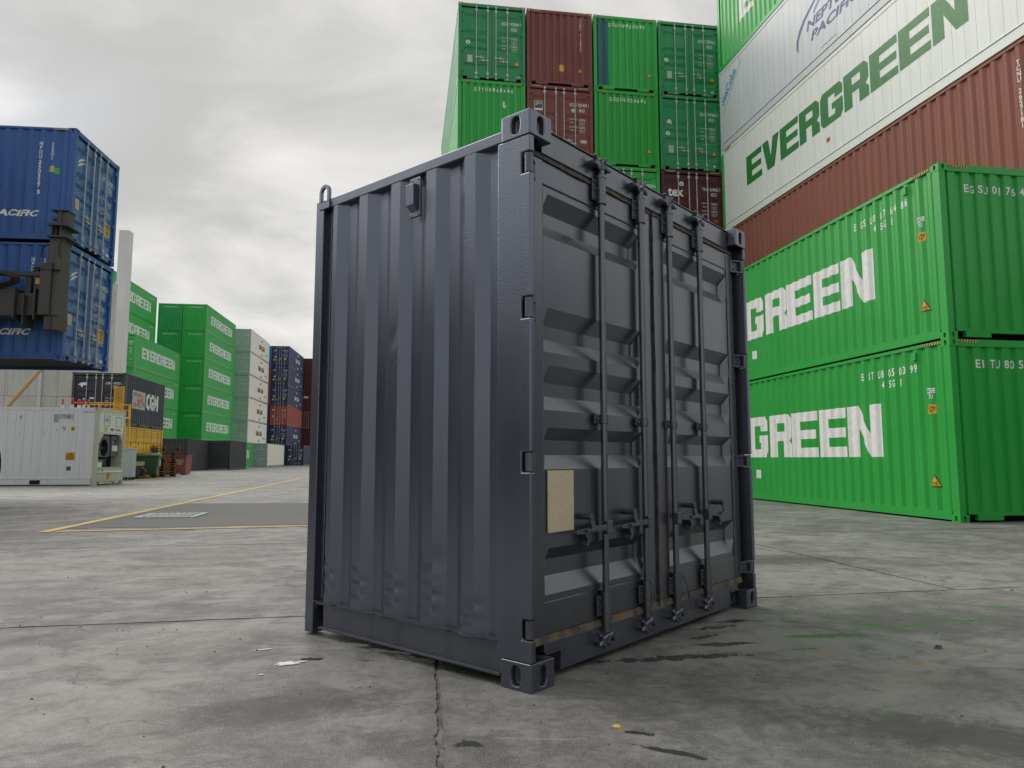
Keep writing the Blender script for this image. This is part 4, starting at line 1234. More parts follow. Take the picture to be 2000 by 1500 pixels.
g6 = [(M_green, 'green')] * 6
lgrp = 'green stacks at the left'
A1 = (-32.085, 60.619); AY = .141
stack(A1, AY, 4, lgrp, 'of the four-high stack beside the white column', 'door', g6, eg_door)
stack(off(A1, AY, -2.55), AY, 6, lgrp, 'of the tall stack half hidden by the white column', 'wall', g6, eg_text)
A2 = (-32.519, 75.494); A2Y = .129
stack(A2, A2Y, 6, lgrp, 'of the tall green stack with lettered sides', 'wall', g6, eg_end)
stack(off(A2, A2Y, -2.498), A2Y, 6, lgrp, 'of the green column just left of the lettered stack', 'wall', [(M_green3, 'green')] * 6, eg_endonly)
stack(off(A2, A2Y, 2.498), A2Y, 1, lgrp, 'on the ground, behind the charcoal boxes', 'wall', g6, eg_text)
A3 = (-33.136, 90.177); A3Y = .138


def cma_side(mat):
    def f(c, lv):
        decal(c, 'side_lettering', text2d('CMA CGM', bold=.03), 'R', mat, (0, 3.6, 1.15, 1.75), .0, s0=5.0, eps=.012)
        for z0, dz in ((2.25, .22), (.55, -.22)): decal(c, 'swoosh_mark', ([(0, z0), (.9, z0 + dz * .3), (1.1, z0 + dz), (.5, z0 + dz * .9)], [(0, 1, 2, 3)]), 'R', mat, kind=.0, s0=6.3, eps=.012)
        decal(c, 'serial_number', text2d('CGMU 541 2'), 'R', mat, (0, 1.6, .75, .95), .0, s0=9.3, eps=.012)
        for x, z0, mt in ((.22, .72, M_ysign), (1.05, .95, M_ysign), (1.75, .85, M_ysign2)): decal(c, 'sticker', rects2d([R_(x, z0, x + .26, z0 + .26)]), 'F', mt, kind='door', H=HC)
    return f


stack(A3, A3Y, 6, 'cream stack far left', 'of the cream-sided stack with grey doors', 'door', [(M_greyend, 'cream')] * 6, cma_side(M_tblack), mside=[M_cream] * 6)
stack(off(A3, A3Y, 2.498), A3Y, 1, 'cream stack far left', 'on the ground right of the cream-sided stack', 'door', [(M_greyend, 'cream')], None, mside=[M_cream])
A4 = (-32.568, 104.148); A4Y = .113
nv = (M_navy, 'navy blue')


def navy_txt(c, lv):
    if lv == 2 and False: return
    if not lv == 2: cma_side(M_twhite)(c, lv)
    id_block(c, HC, 'CMAU', '61%d204 7' % lv)
    roundel(c, .45, 1.3, .12, M_twhite, HC); decal(c, 'owner_lettering', text2d('CMA', bold=.02), 'F', M_twhite, (.25, .62, 2.15, 2.3), 'door'); decal(c, 'green_label', rects2d([R_(.75, .72, 1.05, .86)]), 'F', M_gst, kind='door')


stack(A4, A4Y, 6, 'navy stack far left', 'of the navy-doored stack beyond the cream one', 'door', [nv, nv, (M_red, 'brick red'), nv, nv, nv], navy_txt)
stack(off(A4, A4Y, 2.498), A4Y, 1, 'navy stack far left', 'at the foot of the far navy stack, on its right', 'door', [nv], navy_txt)
stack(off(A4, A4Y, -2.498), A4Y, 6, 'navy stack far left', 'in the sliver between cream and navy stacks', 'wall', [(M_brown, 'brown'), nv, nv, (M_brown, 'brown'), (M_brown, 'brown'), (M_skyblue, 'bright blue')], None)
A5 = off((-32.1, 117.3), .12, 0)
mr = (M_maroond, 'dark maroon')
def mr_txt(c, lv):
    if lv == 3: decal(c, 'owner_lettering', text2d('tex', bold=.03), 'F', M_twhite, (.5, 1.3, 2.1, 2.5), 'end')
stack(A5, .12, 6, 'maroon stack farthest away', 'of the maroon stack farthest away', ['wall', 'wall', 'door', 'wall', 'wall', 'wall'], [mr] * 6, mr_txt)
stack(off(A5, .12, -2.498), .12, 6, 'maroon stack farthest away', 'of the maroon column behind the navy stack', 'wall', [(M_maroond, 'dark maroon')] * 6, None)

# ------------------------------------------------------------------ old white refrigerated container on the left
WO, WY = (-15.43, 26.855), .117
L20 = 6.058
c = reefer('weathered white refrigerated container with its machinery end facing right', M_oldwhite, WO, WY + pi / 2, 0, L=L20, pw=.30, frame=M_oldframe, front=False)
decal(c, 'serial_number', text2d('SEKU 939408 5'), 'L', M_tblack, (4.42, 5.10, 2.48, 2.60), PD, s0=6.0, label='black serial number between two rules')
for zc in (2.455, 2.615): decal(c, 'rule', rects2d([R_(4.40, zc, 5.12, zc + .012)]), 'L', M_tblack, kind=PD, s0=6.0)
decal(c, 'size_code', text2d('25R1'), 'L', M_tblack, (4.42, 4.60, 2.33, 2.44), PD, s0=6.0)
decal(c, 'registry_mark', text2d('IICL\n70'), 'L', M_tblack, (4.74, 4.87, 2.02, 2.18), PD, s0=6.0)
decal(c, 'height_sticker', rects2d([R_(5.04, 2.02, 5.17, 2.17)]), 'L', M_ysign, kind=PD, s0=6.0); decal(c, 'height_figures', text2d('2.9m\n9\'6"'), 'L', M_tblack, (5.055, 5.155, 2.035, 2.155), PD, s0=6.0, eps=.006)
decal(c, 'warning_board', rects2d([R_(4.90, .93, 5.23, 1.22)]), 'L', M_ysign, kind=PD, s0=6.0, label='amber warning board'); decal(c, 'warning_text', text2d('CAUTION\nHIGH VOLTAGE\nDISCONNECT'), 'L', M_tblack, (4.93, 5.20, .96, 1.19), PD, s0=6.0, eps=.006)
decal(c, 'blue_label', rects2d([R_(4.96, .55, 5.11, .70)]), 'L', M_tblue, kind=PD, s0=6.0)
decal(c, 'worn_hazard_marking', rects2d([[(5.45 + i * .09, 2.70), (5.50 + i * .09, 2.70), (5.53 + i * .09, 2.735), (5.48 + i * .09, 2.735)] for i in range(5)]), 'L', M_tblack, kind=PD, s0=6.0)
obj('fork_pocket', box_mesh('fork_pocket', (.001, .02, 1.92, 2.28, .05, .20)), M_dark, c)
# machinery end
m = MB(); yf = .022
octo = [(.16, .66), (2.24, .66), (2.24, 1.62), (2.02, 1.92), (.55, 1.92), (.16, 1.55)]
out = [(.115, .60), (CW - .115, .60), (CW - .115, 1.62), (CW - .115, 1.98), (.115, 1.98), (.115, 1.55)]
n = 6
m.v = [(x, yf, z) for x, z in out] + [(x, yf, z) for x, z in octo] + [(x, .42, z) for x, z in octo]
m.f = [(i, (i + 1) % n, n + (i + 1) % n, n + i) for i in range(n)] + [(n + i, n + (i + 1) % n, 2 * n + (i + 1) % n, 2 * n + i) for i in range(n)]
mu = obj('machinery_surround', m, M_oldframe, c)
obj('machinery_back', MB().box(.16, 2.24, .421, .44, .60, 1.95), M_dark, c)
obj('upper_panel', MB().box(.115, CW - .115, .022, .06, 1.981, HC - .126), M_oldwhite, c)
for x0 in (.50, 1.55):
    m = MB(); m.box(x0, x0 + .012, .014, .021, 2.24, 2.62); m.box(x0 + .50, x0 + .512, .014, .021, 2.24, 2.62); m.box(x0 + .012, x0 + .50, .014, .021, 2.24, 2.252); m.box(x0 + .012, x0 + .50, .014, .021, 2.608, 2.62)
    obj('access_hatch', m, M_tblack, c)
decal(c, 'hatch_mark', text2d('(H)'), 'F', M_tblack, (.62, .90, 2.36, 2.54), .022)
bolt = MB().cyl((0, 0, 0), (0, -.012, 0), .018, 8).mesh('bolt')
for i in range(9):
    for z in (2.70, .63): obj('bolt', bolt, M_tblack, c, (.22 + i * .25, .021, z))
for z in [.8 + i * .24 for i in range(8)]:
    for x in (.135, CW - .135): obj('bolt', bolt, M_tblack, c, (x, .021, z))
obj('lower_panel', MB().box(.115, CW - .115, .012, .05, .168, .598), M_oldframe, c)
m = MB(); m.prism([(.0, .44), (-.02, .47), (.0, .50), (.012, .50), (.012, .44)], .14, CW - .14, 'x'); obj('step_rail', m, M_oldwhite, c)
# fan, controller, compressor
m = MB(); n = 28; cxx, czz, rr = .86, 1.40, .33
m.v = [(cxx + rr * cos(2 * pi * i / n), .12, czz + rr * sin(2 * pi * i / n)) for i in range(n)] + [(cxx + rr * cos(2 * pi * i / n), .36, czz + rr * sin(2 * pi * i / n)) for i in range(n)]
m.v += [(x, .12, z) for x, z in ((.20, 1.05), (1.36, 1.05), (1.36, 1.88), (.52, 1.88), (.20, 1.52))]
bmq = bmesh.new(); ring = [bmq.verts.new(p) for p in m.v[:n]]; ring2 = [bmq.verts.new(p) for p in m.v[n:2 * n]]
for i in range(n): bmq.faces.new((ring[i], ring[(i + 1) % n], ring2[(i + 1) % n], ring2[i]))
outp = []
for i in range(n):
    a = 2 * pi * i / n; dx, dz = cos(a), sin(a); t = 9
    if dx > 0: t = min(t, (1.36 - cxx) / dx)
    if dx < 0: t = min(t, (.20 - cxx) / dx)
    if dz > 0: t = min(t, (1.88 - czz) / dz)
    if dz < 0: t = min(t, (1.05 - czz) / dz)
    outp.append(bmq.verts.new((cxx + dx * t, .12, czz + dz * t)))
for i in range(n): bmq.faces.new((ring[i], outp[i], outp[(i + 1) % n], ring[(i + 1) % n]))
me = bpy.data.meshes.new('fan_shroud'); bmq.to_mesh(me); bmq.free()
M_unit = plain('unit_slate', (.030, .036, .052), .5)
fs = obj('fan_shroud', me, M_unit, c)
m = MB(); m.cyl((cxx, .26, czz), (cxx, .32, czz), .07, 12)
obj('fan_hub', m, M_black, fs)
bl = MB(); bl.prism([(.05, -.03), (.31, -.10), (.31, .06), (.05, .04)], .28, .30, 'y'); bl = bl.mesh('fan_blade')
for i in range(5): obj('fan_blade', bl, M_steelr, fs, (cxx, 0, czz), (0, 2 * pi * i / 5, 0))
cb = obj('control_box', MB().box(1.40, 2.08, .10, .40, 1.08, 1.86), M_unit, c)
obj('display', MB().box(1.50, 1.98, .090, .099, 1.28, 1.50), M_refl, cb); obj('knob', MB().cyl((1.72, .10, 1.66), (1.72, .06, 1.66), .06, 12), M_black, cb); obj('sticker', MB().box(1.56, 1.66, .091, .099, 1.60, 1.66), M_refl, cb)
obj('compressor', MB().cyl((.35, .3, .86), (.95, .3, .86), .16, 14).mesh('compressor', True), M_steel, c)
obj('receiver_tank', MB().cyl((1.25, .3, .68), (1.25, .3, 1.0), .10, 14).mesh('receiver_tank', True), M_steel, c)
obj('junction_box', MB().box(.20, .75, .12, .26, .665, .86), M_oldwhite, c)
decal(c, 'orange_label', rects2d([R_(.58, 2.02, .82, 2.19)]), 'F', M_ysign, kind=.022)
nn = 18; decal(c, 'maker_oval', ([(1.22 + .15 * cos(2 * pi * i / nn), 2.11 + .06 * sin(2 * pi * i / nn)) for i in range(nn)], [tuple(range(nn))]), 'F', M_tblue, kind=.022)
decal(c, 'serial_number', text2d('93 9408 5'), 'F', M_tblack, (1.45, 2.08, 2.06, 2.15), .022)
decal(c, 'warning_label', rects2d([R_(.92, .20, 1.22, .42)]), 'F', M_ysign, kind=.012); decal(c, 'warning_text', text2d('CAUTION\n460V'), 'F', M_tblack, (.96, 1.18, .23, .39), .012, eps=.006)

# marker posts standing on its roof
wroot = c
e1 = (cos(WY), sin(WY)); e2 = (-sin(WY), cos(WY))
for p, q, hh, mt, lb in ((-1.34, .08, .33, M_orange, 'orange marker post with white foot, leftmost on the white container roof'), (-1.00, .08, .36, M_redp, 'thick red marker post with white foot on the white container roof'), (-.86, .30, .33, M_redp, 'pinkish red marker post just behind the thick red one'),
                         (-.62, .10, .36, M_redp, 'red marker post with a white domed top on the white roof'), (-.42, .06, .30, M_orange, 'orange marker post nearest the rusty corner of the white container')):
    r = thing('marker_post', lb, 'marker post', (WO[0] + e1[0] * p + e2[0] * q, WO[1] + e1[1] * p + e2[1] * q, HC - .010), 0, 'marker posts on the white container')
    rr = .055 if 'thick' in lb else .040
    m = MB(); m.cyl((0, 0, 0), (0, 0, hh * .32), rr * 1.05, 12, rr); obj('foot', m.mesh('foot', True), M_refl, r)
    m = MB(); m.cyl((0, 0, hh * .32), (0, 0, hh * .86), rr * .98, 12, rr * .9); obj('body', m.mesh('body', True), mt, r)
    m = MB(); m.cyl((0, 0, hh * .86), (0, 0, hh * .95), rr * .92, 12, rr * .75); m.cyl((0, 0, hh * .95), (0, 0, hh), rr * .75, 12, rr * .3); obj('cap', m.mesh('cap', True), M_refl if 'domed' in lb else mt, r)

# ------------------------------------------------------------------ navy box on a yellow side-opening box
CO, CY = (-18.982, 35.159), .158
co = off(CO, CY, -CW); H8 = 2.591
c = container('dark navy container with doors and red and white side letters, on a yellow container', M_cma, co, CY, H8, L=L20, H=H8, front='door', mat_frame=paint('rusty_navy_frame', (.06, .055, .06), rough=.6, rust=.5, var=.4, dirt=.4))
M_wornred = worn('worn_red_lettering', (.50, .13, .09), (.62, .52, .46), .50, .6, 5)
decal(c, 'lettering_ground', rects2d([R_(1.02, .93, 2.95, 1.86)]), 'R', M_twhiteb, kind='side', s0=0, L=L20)
decal(c, 'side_lettering', text2d('CMA', bold=.05), 'R', M_wornred, (1.08, 2.90, 1.02, 1.80), 'side', s0=0, eps=.006)
decal(c, 'side_lettering', text2d('CGM', bold=.06), 'R', M_twhite, (3.08, 5.02, .98, 1.86), 'side', s0=0)
decal(c, 'owner_code', text2d('ECMU'), 'F', M_twhite, (1.50, 1.73, 2.02, 2.14), 'door', H=H8); decal(c, 'serial_number', text2d('140525 5'), 'F', M_twhite, (1.84, 2.26, 2.02, 2.14), 'door', H=H8); decal(c, 'size_code', text2d('22G1'), 'F', M_twhite, (1.84, 2.05, 1.85, 1.97), 'door', H=H8)
decal(c, 'owner_logo', ([(.24, 1.98), (.36, 2.08), (.55, 2.12), (.68, 2.04), (.60, 1.96), (.50, 1.98), (.46, 1.88), (.40, 1.88), (.36, 1.97)], [tuple(range(9))]), 'F', M_twhite, kind='door', H=H8)
decal(c, 'white_label', rects2d([R_(.78, 1.30, 1.0, 1.38)]), 'F', M_twhite, kind='door', H=H8); decal(c, 'green_label', rects2d([R_(1.14, .98, 1.28, 1.10)]), 'F', M_gst, kind='door', H=H8)
for z, w in ((1.32, 'MAX. GROSS'), (1.17, 'TARE'), (.92, 'NET'), (.76, 'CU.CAP.')): decal(c, 'weight_label', text2d(w), 'F', M_twhite, (1.50, 1.52 + .034 * len(w), z, z + .06), 'door', H=H8)
for y in (2.0, 3.9): obj('fork_pocket', box_mesh('fork_pocket', (CW - .005, CW + .001, y - .18, y + .18, .04, .15)), M_dark, c)

r = thing('shipping_container', 'yellow side-opening container carrying the dark navy one', 'container', (*co, 0), CY)
cm = casting_mesh(.162, .178, .118)
for x in (0, CW - .162):
    for y in (0, L20 - .178):
        for zc in (0, H8 - .118): obj('corner_casting', cm, M_yellow, r, (x, y, zc))
fb = frame_boxes(L20, H8)
for k in fb:
    for nm, d in fb[k]: obj(nm, box_mesh(nm, d), M_yellow, r)
for fr in (True, False): obj('sill', sill_mesh(L20, fr), M_yellow, r)
obj('side_wall', wall_mesh('side', L20, H8), M_yellow, r); obj('end_wall', wall_mesh('end', L20, H8), M_yellow, r); obj('end_wall', wall_mesh('end', L20, H8), M_yellow, r, (CW, L20, 0), (0, 0, pi))
obj('roof', box_mesh('roof', (.07, CW - .07, .10, L20 - .10, H8 - .034, H8 - .022)), M_yellow, r); obj('floor', box_mesh('floor', (.06, CW - .06, .10, L20 - .10, .11, .155)), M_dark, r)
n = 5; w = (L20 - .36) / n
pz = [(.17, 0), (.42, 0), (.47, .03), (.60, .03), (.66, 0), (1.02, 0), (1.08, .03), (1.20, .03), (1.26, 0), (1.62, 0), (1.68, .03), (1.80, .03), (1.86, 0), (H8 - .07, 0)]
pan = MB()
for y in (.02, w - .02): pan.v += [(CW - .05 - d, y, z) for z, d in pz]
k = len(pz); pan.f = [(i, i + 1, k + i + 1, k + i) for i in range(k - 1)]
pan = pan.mesh('door')
slat = MB().prism([(CW - .052, 0), (CW - .030, .012), (CW - .030, .022), (CW - .052, .030)], .10, w - .10, 'y').mesh('louvre')
rodm = MB().cyl((CW - .025, 0, .12), (CW - .025, 0, H8 - .08), .017, 8).mesh('lock_rod', True)
stile = MB().box(CW - .058, CW - .036, -.025, .025, .17, H8 - .07).mesh('stile')
for i in range(n):
    y0 = .18 + i * w
    d = obj('door', pan, M_yellow, r, (0, y0, 0))
    for j in range(5):
        obj('louvre', slat, M_yellow, d, (0, 0, 2.10 + j * .07)); obj('louvre', slat, M_yellow, d, (0, 0, .20 + j * .045))
    obj('lock_rod', rodm, M_yellow, d, (0, w * .55, 0)); obj('stile', stile, M_yellow, d, (0, 0, 0))

# yellow access platform with its mesh gate
px, py = -20.15, 32.9
pl = thing('access_platform', 'yellow steel access platform with a mesh gate in front of the navy doors', 'platform', (px, py, 0), .158)
deck = 2.95; W2, D2 = 2.05, 1.2
for x in (0, W2):
    for y in (0, D2): obj('leg', box_mesh('leg', (-.04, .04, -.04, .04, 0, deck + .62)), M_yellow, pl, (x, y, 0))
obj('deck', MB().box(-.05, W2 + .05, -.05, D2 + .05, deck - .08, deck), M_yellow, pl)
for z in (deck + .34, deck + .60):
    for y in (0, D2): obj('rail', box_mesh('rail', (.04, W2 - .04, -.022, .022, z - .022, z + .022)), M_yellow, pl, (0, y, 0))
for y in (0, D2): obj('brace', MB().cyl((.0, y, .2), (W2, y, deck - .2), .03, 6), M_yellow, pl)
obj('leg', box_mesh('post', (-.03, .03, -.03, .03, deck, deck + .62)), M_yellow, pl, (W2 * .55, 0, 0))
gt = thing_gate = bpy.data.objects.new('gate', MB().box(0, .03, 0, .03, 0, 1.30).mesh('gate')); COL.objects.link(gt); gt.data.materials.append(M_yellow); gt.parent = pl; gt.location = (W2 - .30, -.02, deck + .10); gt.rotation_euler = (0, 0, -.25)
obj('gate_rail', MB().box(.46, .49, 0, .03, 0, 1.24), M_yellow, gt)
for z in (0, .33, 1.23): obj('gate_rail', MB().box(.03, .46, 0, .03, z, z + .03), M_yellow, gt)
msh = MB()
for i in range(9): msh.box(.05 + i * .045, .062 + i * .045, .01, .02, .03, 1.23)
for i in range(26): msh.box(.03, .46, .021, .03, .05 + i * .045, .062 + i * .045)
gmsh = obj('mesh_infill', msh, M_yellow, gt); gmsh['kind'] = 'stuff'

# ------------------------------------------------------------------ small things along the yellow container
def at(o, yaw, name, label, cat): return thing(name, label, cat, (o[0], o[1], 0), yaw)
r = at((-17.75, 33.5), .16, 'equipment_cabinet', 'narrow grey metal cabinet on castors behind the white container', 'cabinet')
obj('body', MB().box(-.20, .22, -.25, .30, .14, 1.42), M_greyend, r, bevel=.01); obj('lid', MB().box(-.22, .24, -.27, .32, 1.42, 1.46), M_galv, r)
for x in (-.15, .15):
    for y in (-.18, .22): obj('castor', MB().cyl((x - .03, y, .07), (x + .03, y, .07), .07, 10), M_black, r); obj('castor_fork', MB().box(x - .045, x + .045, y - .02, y + .02, .08, .139), M_steel, r)
decal_o = MB().box(-.201 - .003, -.201, -.05, .12, .75, .98); obj('label', decal_o, M_refl, r)

r = at((-18.85, 37.3), .30, 'wheeled_bin', 'large green wheeled rubbish bin in front of the yellow container', 'bin')
def taper(b, t, z0, z1):
    (a0, a1, b0, b1), (c0_, c1, d0, d1) = b, t
    return MB().add([(a0, b0, z0), (a1, b0, z0), (a1, b1, z0), (a0, b1, z0), (c0_, d0, z1), (c1, d0, z1), (c1, d1, z1), (c0_, d1, z1)], [(0, 3, 2, 1), (4, 5, 6, 7), (0, 1, 5, 4), (1, 2, 6, 5), (2, 3, 7, 6), (3, 0, 4, 7)])
obj('body', taper((-.52, .52, -.38, .38), (-.64, .64, -.50, .50), .16, 1.06), M_bin, r, bevel=.03)
obj('rim', MB().box(-.68, .68, -.54, .54, 1.06, 1.13), M_bin, r, bevel=.02)
m = MB(); m.prism([(-.56, 1.13), (.56, 1.13), (.52, 1.20), (.2, 1.29), (-.2, 1.29), (-.52, 1.20)], -.66, .66, 'x'); obj('lid', m, paint('bin_lid_plastic', (.075, .16, .075), rough=.45), r, bevel=.02)
for x in (-.42, .42):
    for y in (-.28, .28): obj('wheel', MB().cyl((x - .03, y, .09), (x + .03, y, .09), .09, 12), M_black, r)
obj('label', MB().box(.625, .632, -.08, .20, .62, .90), M_refl, r, rot=(0, -.0, 0)); obj('panel', MB().box(-.40, .0, -.478, -.470, .62, .84), M_oldframe, r)

r = at((-18.45, 35.9), .2, 'pump_unit', 'small black engine unit on a pallet in front of the green bin', 'machine')
obj('base', MB().box(-.34, .34, -.26, .26, .10, .16), M_steel, r); obj('engine', MB().box(-.28, .20, -.20, .20, .16, .46), M_black, r, bevel=.04); obj('flywheel_cover', MB().cyl((-.02, -.20, .32), (-.02, -.28, .32), .15, 16), M_steel, r)
obj('tank', MB().box(-.24, .18, -.16, .16, .461, .56), M_steel, r, bevel=.03); obj('exhaust', MB().cyl((.22, -.05, .38), (.33, -.05, .38), .06, 10), M_steelr, r)
for x in (-.30, .26): obj('runner', MB().box(x, x + .06, -.30, .30, 0, .10), M_woodd, r)


def pallet(o, yaw, z, label, mat, wd=1.17, dp=1.17):
    r = thing('pallet', label, 'pallet', (o[0], o[1], z), yaw, 'stacked wooden pallets')
    b = cached(('board', wd, dp), lambda: MB().box(-wd / 2, wd / 2, -.05, .05, 0, .02).mesh('board'))
    s = cached(('stringer', dp), lambda: MB().box(-.04, .04, -dp / 2, dp / 2, 0, .10).mesh('stringer'))
    for i in range(7): obj('top_board', b, mat, r, (0, -dp / 2 + .05 + i * (dp - .1) / 6, .121))
    for i in range(3): obj('bottom_board', b, mat, r, (0, -dp / 2 + .05 + i * (dp - .1) / 2, 0))
    for i in (-1, 0, 1): obj('stringer', s, mat, r, (i * (wd / 2 - .05), 0, .0205))
    return r


PX, PY = -19.05, 40.2
ow = ['bottom', 'second', 'third', 'fourth', 'fifth', 'sixth', 'seventh', 'eighth']
random.seed(11)
ow = ['', 'second', 'third', 'fourth', 'fifth', 'sixth', 'seventh', 'eighth', 'ninth']
for i in range(9):
    pallet((PX - .35 + random.uniform(-.03, .03), PY + random.uniform(-.03, .03)), .62 + random.uniform(-.05, .05), i * .1415, 'brown wooden pallet, %s from the ground in the pile by the green bin' % ow[i] if i else 'brown wooden pallet lying on the ground under the pile', M_wood if i % 3 else M_woodd)
for i in range(3):
    pallet((PX - .30, PY - .02), .50 + (-.05, .06, .02)[i], 9 * .1415 + i * .1415, ['wide pallet lowest of the three wide ones on the pile', 'wide pallet in the middle of the three wide ones on the pile', 'wide pale pallet topping the pile'][i], M_wood if i == 2 else M_woodd, wd=1.55)

r = at((-20.75, 44.6), .16, 'steel_skip', 'red-brown steel box with white lettering behind the pallets', 'skip')
obj('body', taper((-.75, .75, -.6, .6), (-.80, .80, -.65, .65), .06, 1.15), M_maroon, r, bevel=.01); obj('rim', MB().box(-.84, .84, -.69, .69, 1.15, 1.21), M_maroon, r)
for x in (-.6, .5): obj('runner', MB().box(x, x + .1, -.6, .6, 0, .06), M_steel, r)
v, f = fitbox(text2d('HAULS\n1300'), .15, .68, .62, .95)
me = bpy.data.meshes.new('lettering'); me.from_pydata([(x, -.66, z) for x, z in v], [], f); obj('lettering', me, M_twhiteb, r)

# two charcoal boxes, one with a roller shutter
KO = (-26.0, 58.0)
c = container('plain charcoal container left of the one with a roller shutter', M_char2, off(KO, .13, -CW), .13, 0, L=L20, H=H8, front='wall', lod=2)
SO_ = (-27.25, 63.4)
c = container('charcoal container with a roller shutter in its end', M_char2, SO_, .13, 0, L=L20, H=H8, front='none', lod=2)
sh = MB()
k = 34
for i in range(k):
    z = .12 + i * (2.2 / k); sh.v += [(.14, .07, z), (CW - .14, .07, z), (CW - .14, .05, z + 1.1 / k), (.14, .05, z + 1.1 / k)]
sh.v += [(.14, .07, 2.32), (CW - .14, .07, 2.32)]
for i in range(k):
    o_ = 4 * i; nx = o_ + 4
    sh.f += [(o_, o_ + 1, o_ + 2, o_ + 3), (o_ + 3, o_ + 2, nx + 1, nx)]
shu = obj('roller_shutter', sh, M_char2, c); shu['kind'] = 'stuff'
obj('shutter_box', MB().box(.116, CW - .116, .012, .09, 2.32, H8 - .126), M_char2, c)
obj('threshold', MB().box(.17, CW - .17, -.02, .008, .05, .10), M_galv, c)

# ------------------------------------------------------------------ warehouse wall and its white column
wl = thing('warehouse_wall', 'pale concrete panel wall behind the hanging blue containers', 'wall', (-59.5, 41.6, 0), .117)
PWD, PHT = 3.1, 2.45
wp = MB().box(.010, PWD - .010, 0, .18, .010, PHT - .010).mesh('panel')
cols = 11
for i in range(cols):
    for j in range(5): obj('panel', wp, M_conc, wl, (i * PWD, .0, j * PHT))
obj('core', MB().box(0, cols * PWD, .181, .35, 0, 5 * PHT), M_conc, wl)
obj('downpipe', MB().cyl((30.0, -.10, 0), (30.0, -.10, 5 * PHT), .10, 10).mesh('downpipe', True), M_concw, wl)
cl = thing('column', 'tall white concrete column rising behind the hanging blue containers', 'column', (-26.95, 48.0, 0), .117)
obj('shaft', MB().box(0, .66, 0, .7, 6.0, 16.6), M_concw, cl); obj('base', MB().box(.02, .60, .02, .7, 0, 6.0), paint('tan_concrete', (.42, .36, .27), rough=.85, var=.3), cl); obj('edge_strip', MB().box(.605, .70, -.02, .3, 0, 5.99), M_concw, cl)
br_ = thing('timber_prop', 'long tan timber prop leaning on the concrete wall', 'prop', (-30.9, 39.5, 0), 0)
obj('pole', MB().cyl((0, 0, 0), (2.9, 4.55, 7.8), .12, 8).mesh('pole', True), M_tan, br_)

# ------------------------------------------------------------------ hanging blue containers and the handler that lifts them
HO, HY = (-10.876, 17.222), .10
ZB = 3.362
for lv in (0, 1):
    zb = ZB + lv * (HC + .055)
    c = container(['lower of two blue containers hanging from the handler', 'upper of two blue containers stacked on the hanging pair'][lv], M_blue, HO, HY + pi / 2, zb, L=L20, front='door', mat_door=M_bluelit, group='hanging blue pair')
    sid = '2\n5\n0\n3\n2\n7' if lv else '1\n9\n0\n2\n0\n2'
    for nm, tx, z0, z1 in (('owner_code', 'N\nP\nD\nU', 2.08, 2.52), ('serial_number', sid, 1.33, 2.04), ('check_digit', '3' if lv else '6', 1.17, 1.28)):
        decal(c, nm, text2d(tx, .02), 'L', M_twhite, (5.135, 5.225, z0, z1), 'side', s0=6.0)
    decal(c, 'size_code', text2d('2\n5\nG\n1'), 'L', M_twhite, (5.41, 5.50, 2.05, 2.50), 'side', s0=6.0)
    decal(c, 'side_lettering', text2d('NEPTUNE PACIFIC', shear=.25, bold=.04), 'L', M_twhite, (2.75, 5.24, .60, .76), 'side', s0=6.0)
    decal(c, 'height_sticker', rects2d([R_(5.40, 1.74, 5.52, 1.90)]), 'L', M_ysign2, kind='side', s0=6.0); decal(c, 'green_sticker', rects2d([R_(5.53, 1.70, 5.64, 1.86)]), 'L', M_gst, kind='side', s0=6.0)
    hazard(c, 'L', M_twhiteb, 5.45, HC - .063, s0=6.0, h=.048, w=.38)
    id_block(c, HC, 'NPDU', '250327 3' if lv else '190202 6', '25G1'); plate(c, HC, .24, 1.05, M_ply)
    decal(c, 'warning_board', rects2d([R_(1.88, .72, 2.18, 1.12)]), 'F', M_ysign, kind='door'); decal(c, 'warning_text', text2d('CAUTION\n9\'6"\nHIGH'), 'F', M_tblack, (1.92, 2.14, .78, 1.06), 'door', eps=.006)
    for k in (0, .10): decal(c, 'swoosh_mark', ([(.26, 2.02 + k), (.34, 2.12 + k), (.50, 2.20 + k), (.66, 2.22 + k), (.50, 2.15 + k), (.36, 2.06 + k)], [tuple(range(6))]), 'F', M_twhite, kind='door')
    decal(c, 'maker_label', rects2d([R_(2.02, .20, 2.20, .27)]), 'F', M_twhite, kind='door')

hd = thing('container_handler', 'dark container handler with side spreader arm holding the blue containers, mostly out of frame', 'handler', (*HO, 0), HY)
yb0, yb1 = -.62, -.10
m = MB(); m.prism([(-5.7, 4.30), (-.80, 4.31), (-.80, 4.92), (-1.32, 5.02), (-5.7, 5.02)], yb0, yb1 - .1, 'y'); obj('spreader_beam', m, M_steel, hd, bevel=.01)
m = MB(); m.box(-.80, -.34, yb0 + .05, yb1 - .15, 4.34, 4.86); obj('beam_end', m, M_steel, hd, bevel=.01)
rib = MB().box(-.012, .012, yb0 - .06, yb1 - .08, 4.22, 4.96).mesh('rib')
for x in (-.81, -.60, -.36): obj('rib', rib, M_steel, hd, (x, 0, 0 if x != -.60 else -.15))
obj('hose_tray', MB().box(-5.7, -.29, -.50, -.40, 5.30, 5.40), M_steel, hd)
cu = obj('spreader_column', MB().box(-.26, -.01, -.70, -.22, 4.33, 5.58), M_steel, hd, bevel=.008)
obj('column_side', MB().box(-.005, .15, -.64, -.20, 4.33, 5.66), M_steelr, cu, bevel=.006)
obj('strap', MB().box(-.27, .16, -.712, -.60, 5.40, 5.415), M_black, cu)
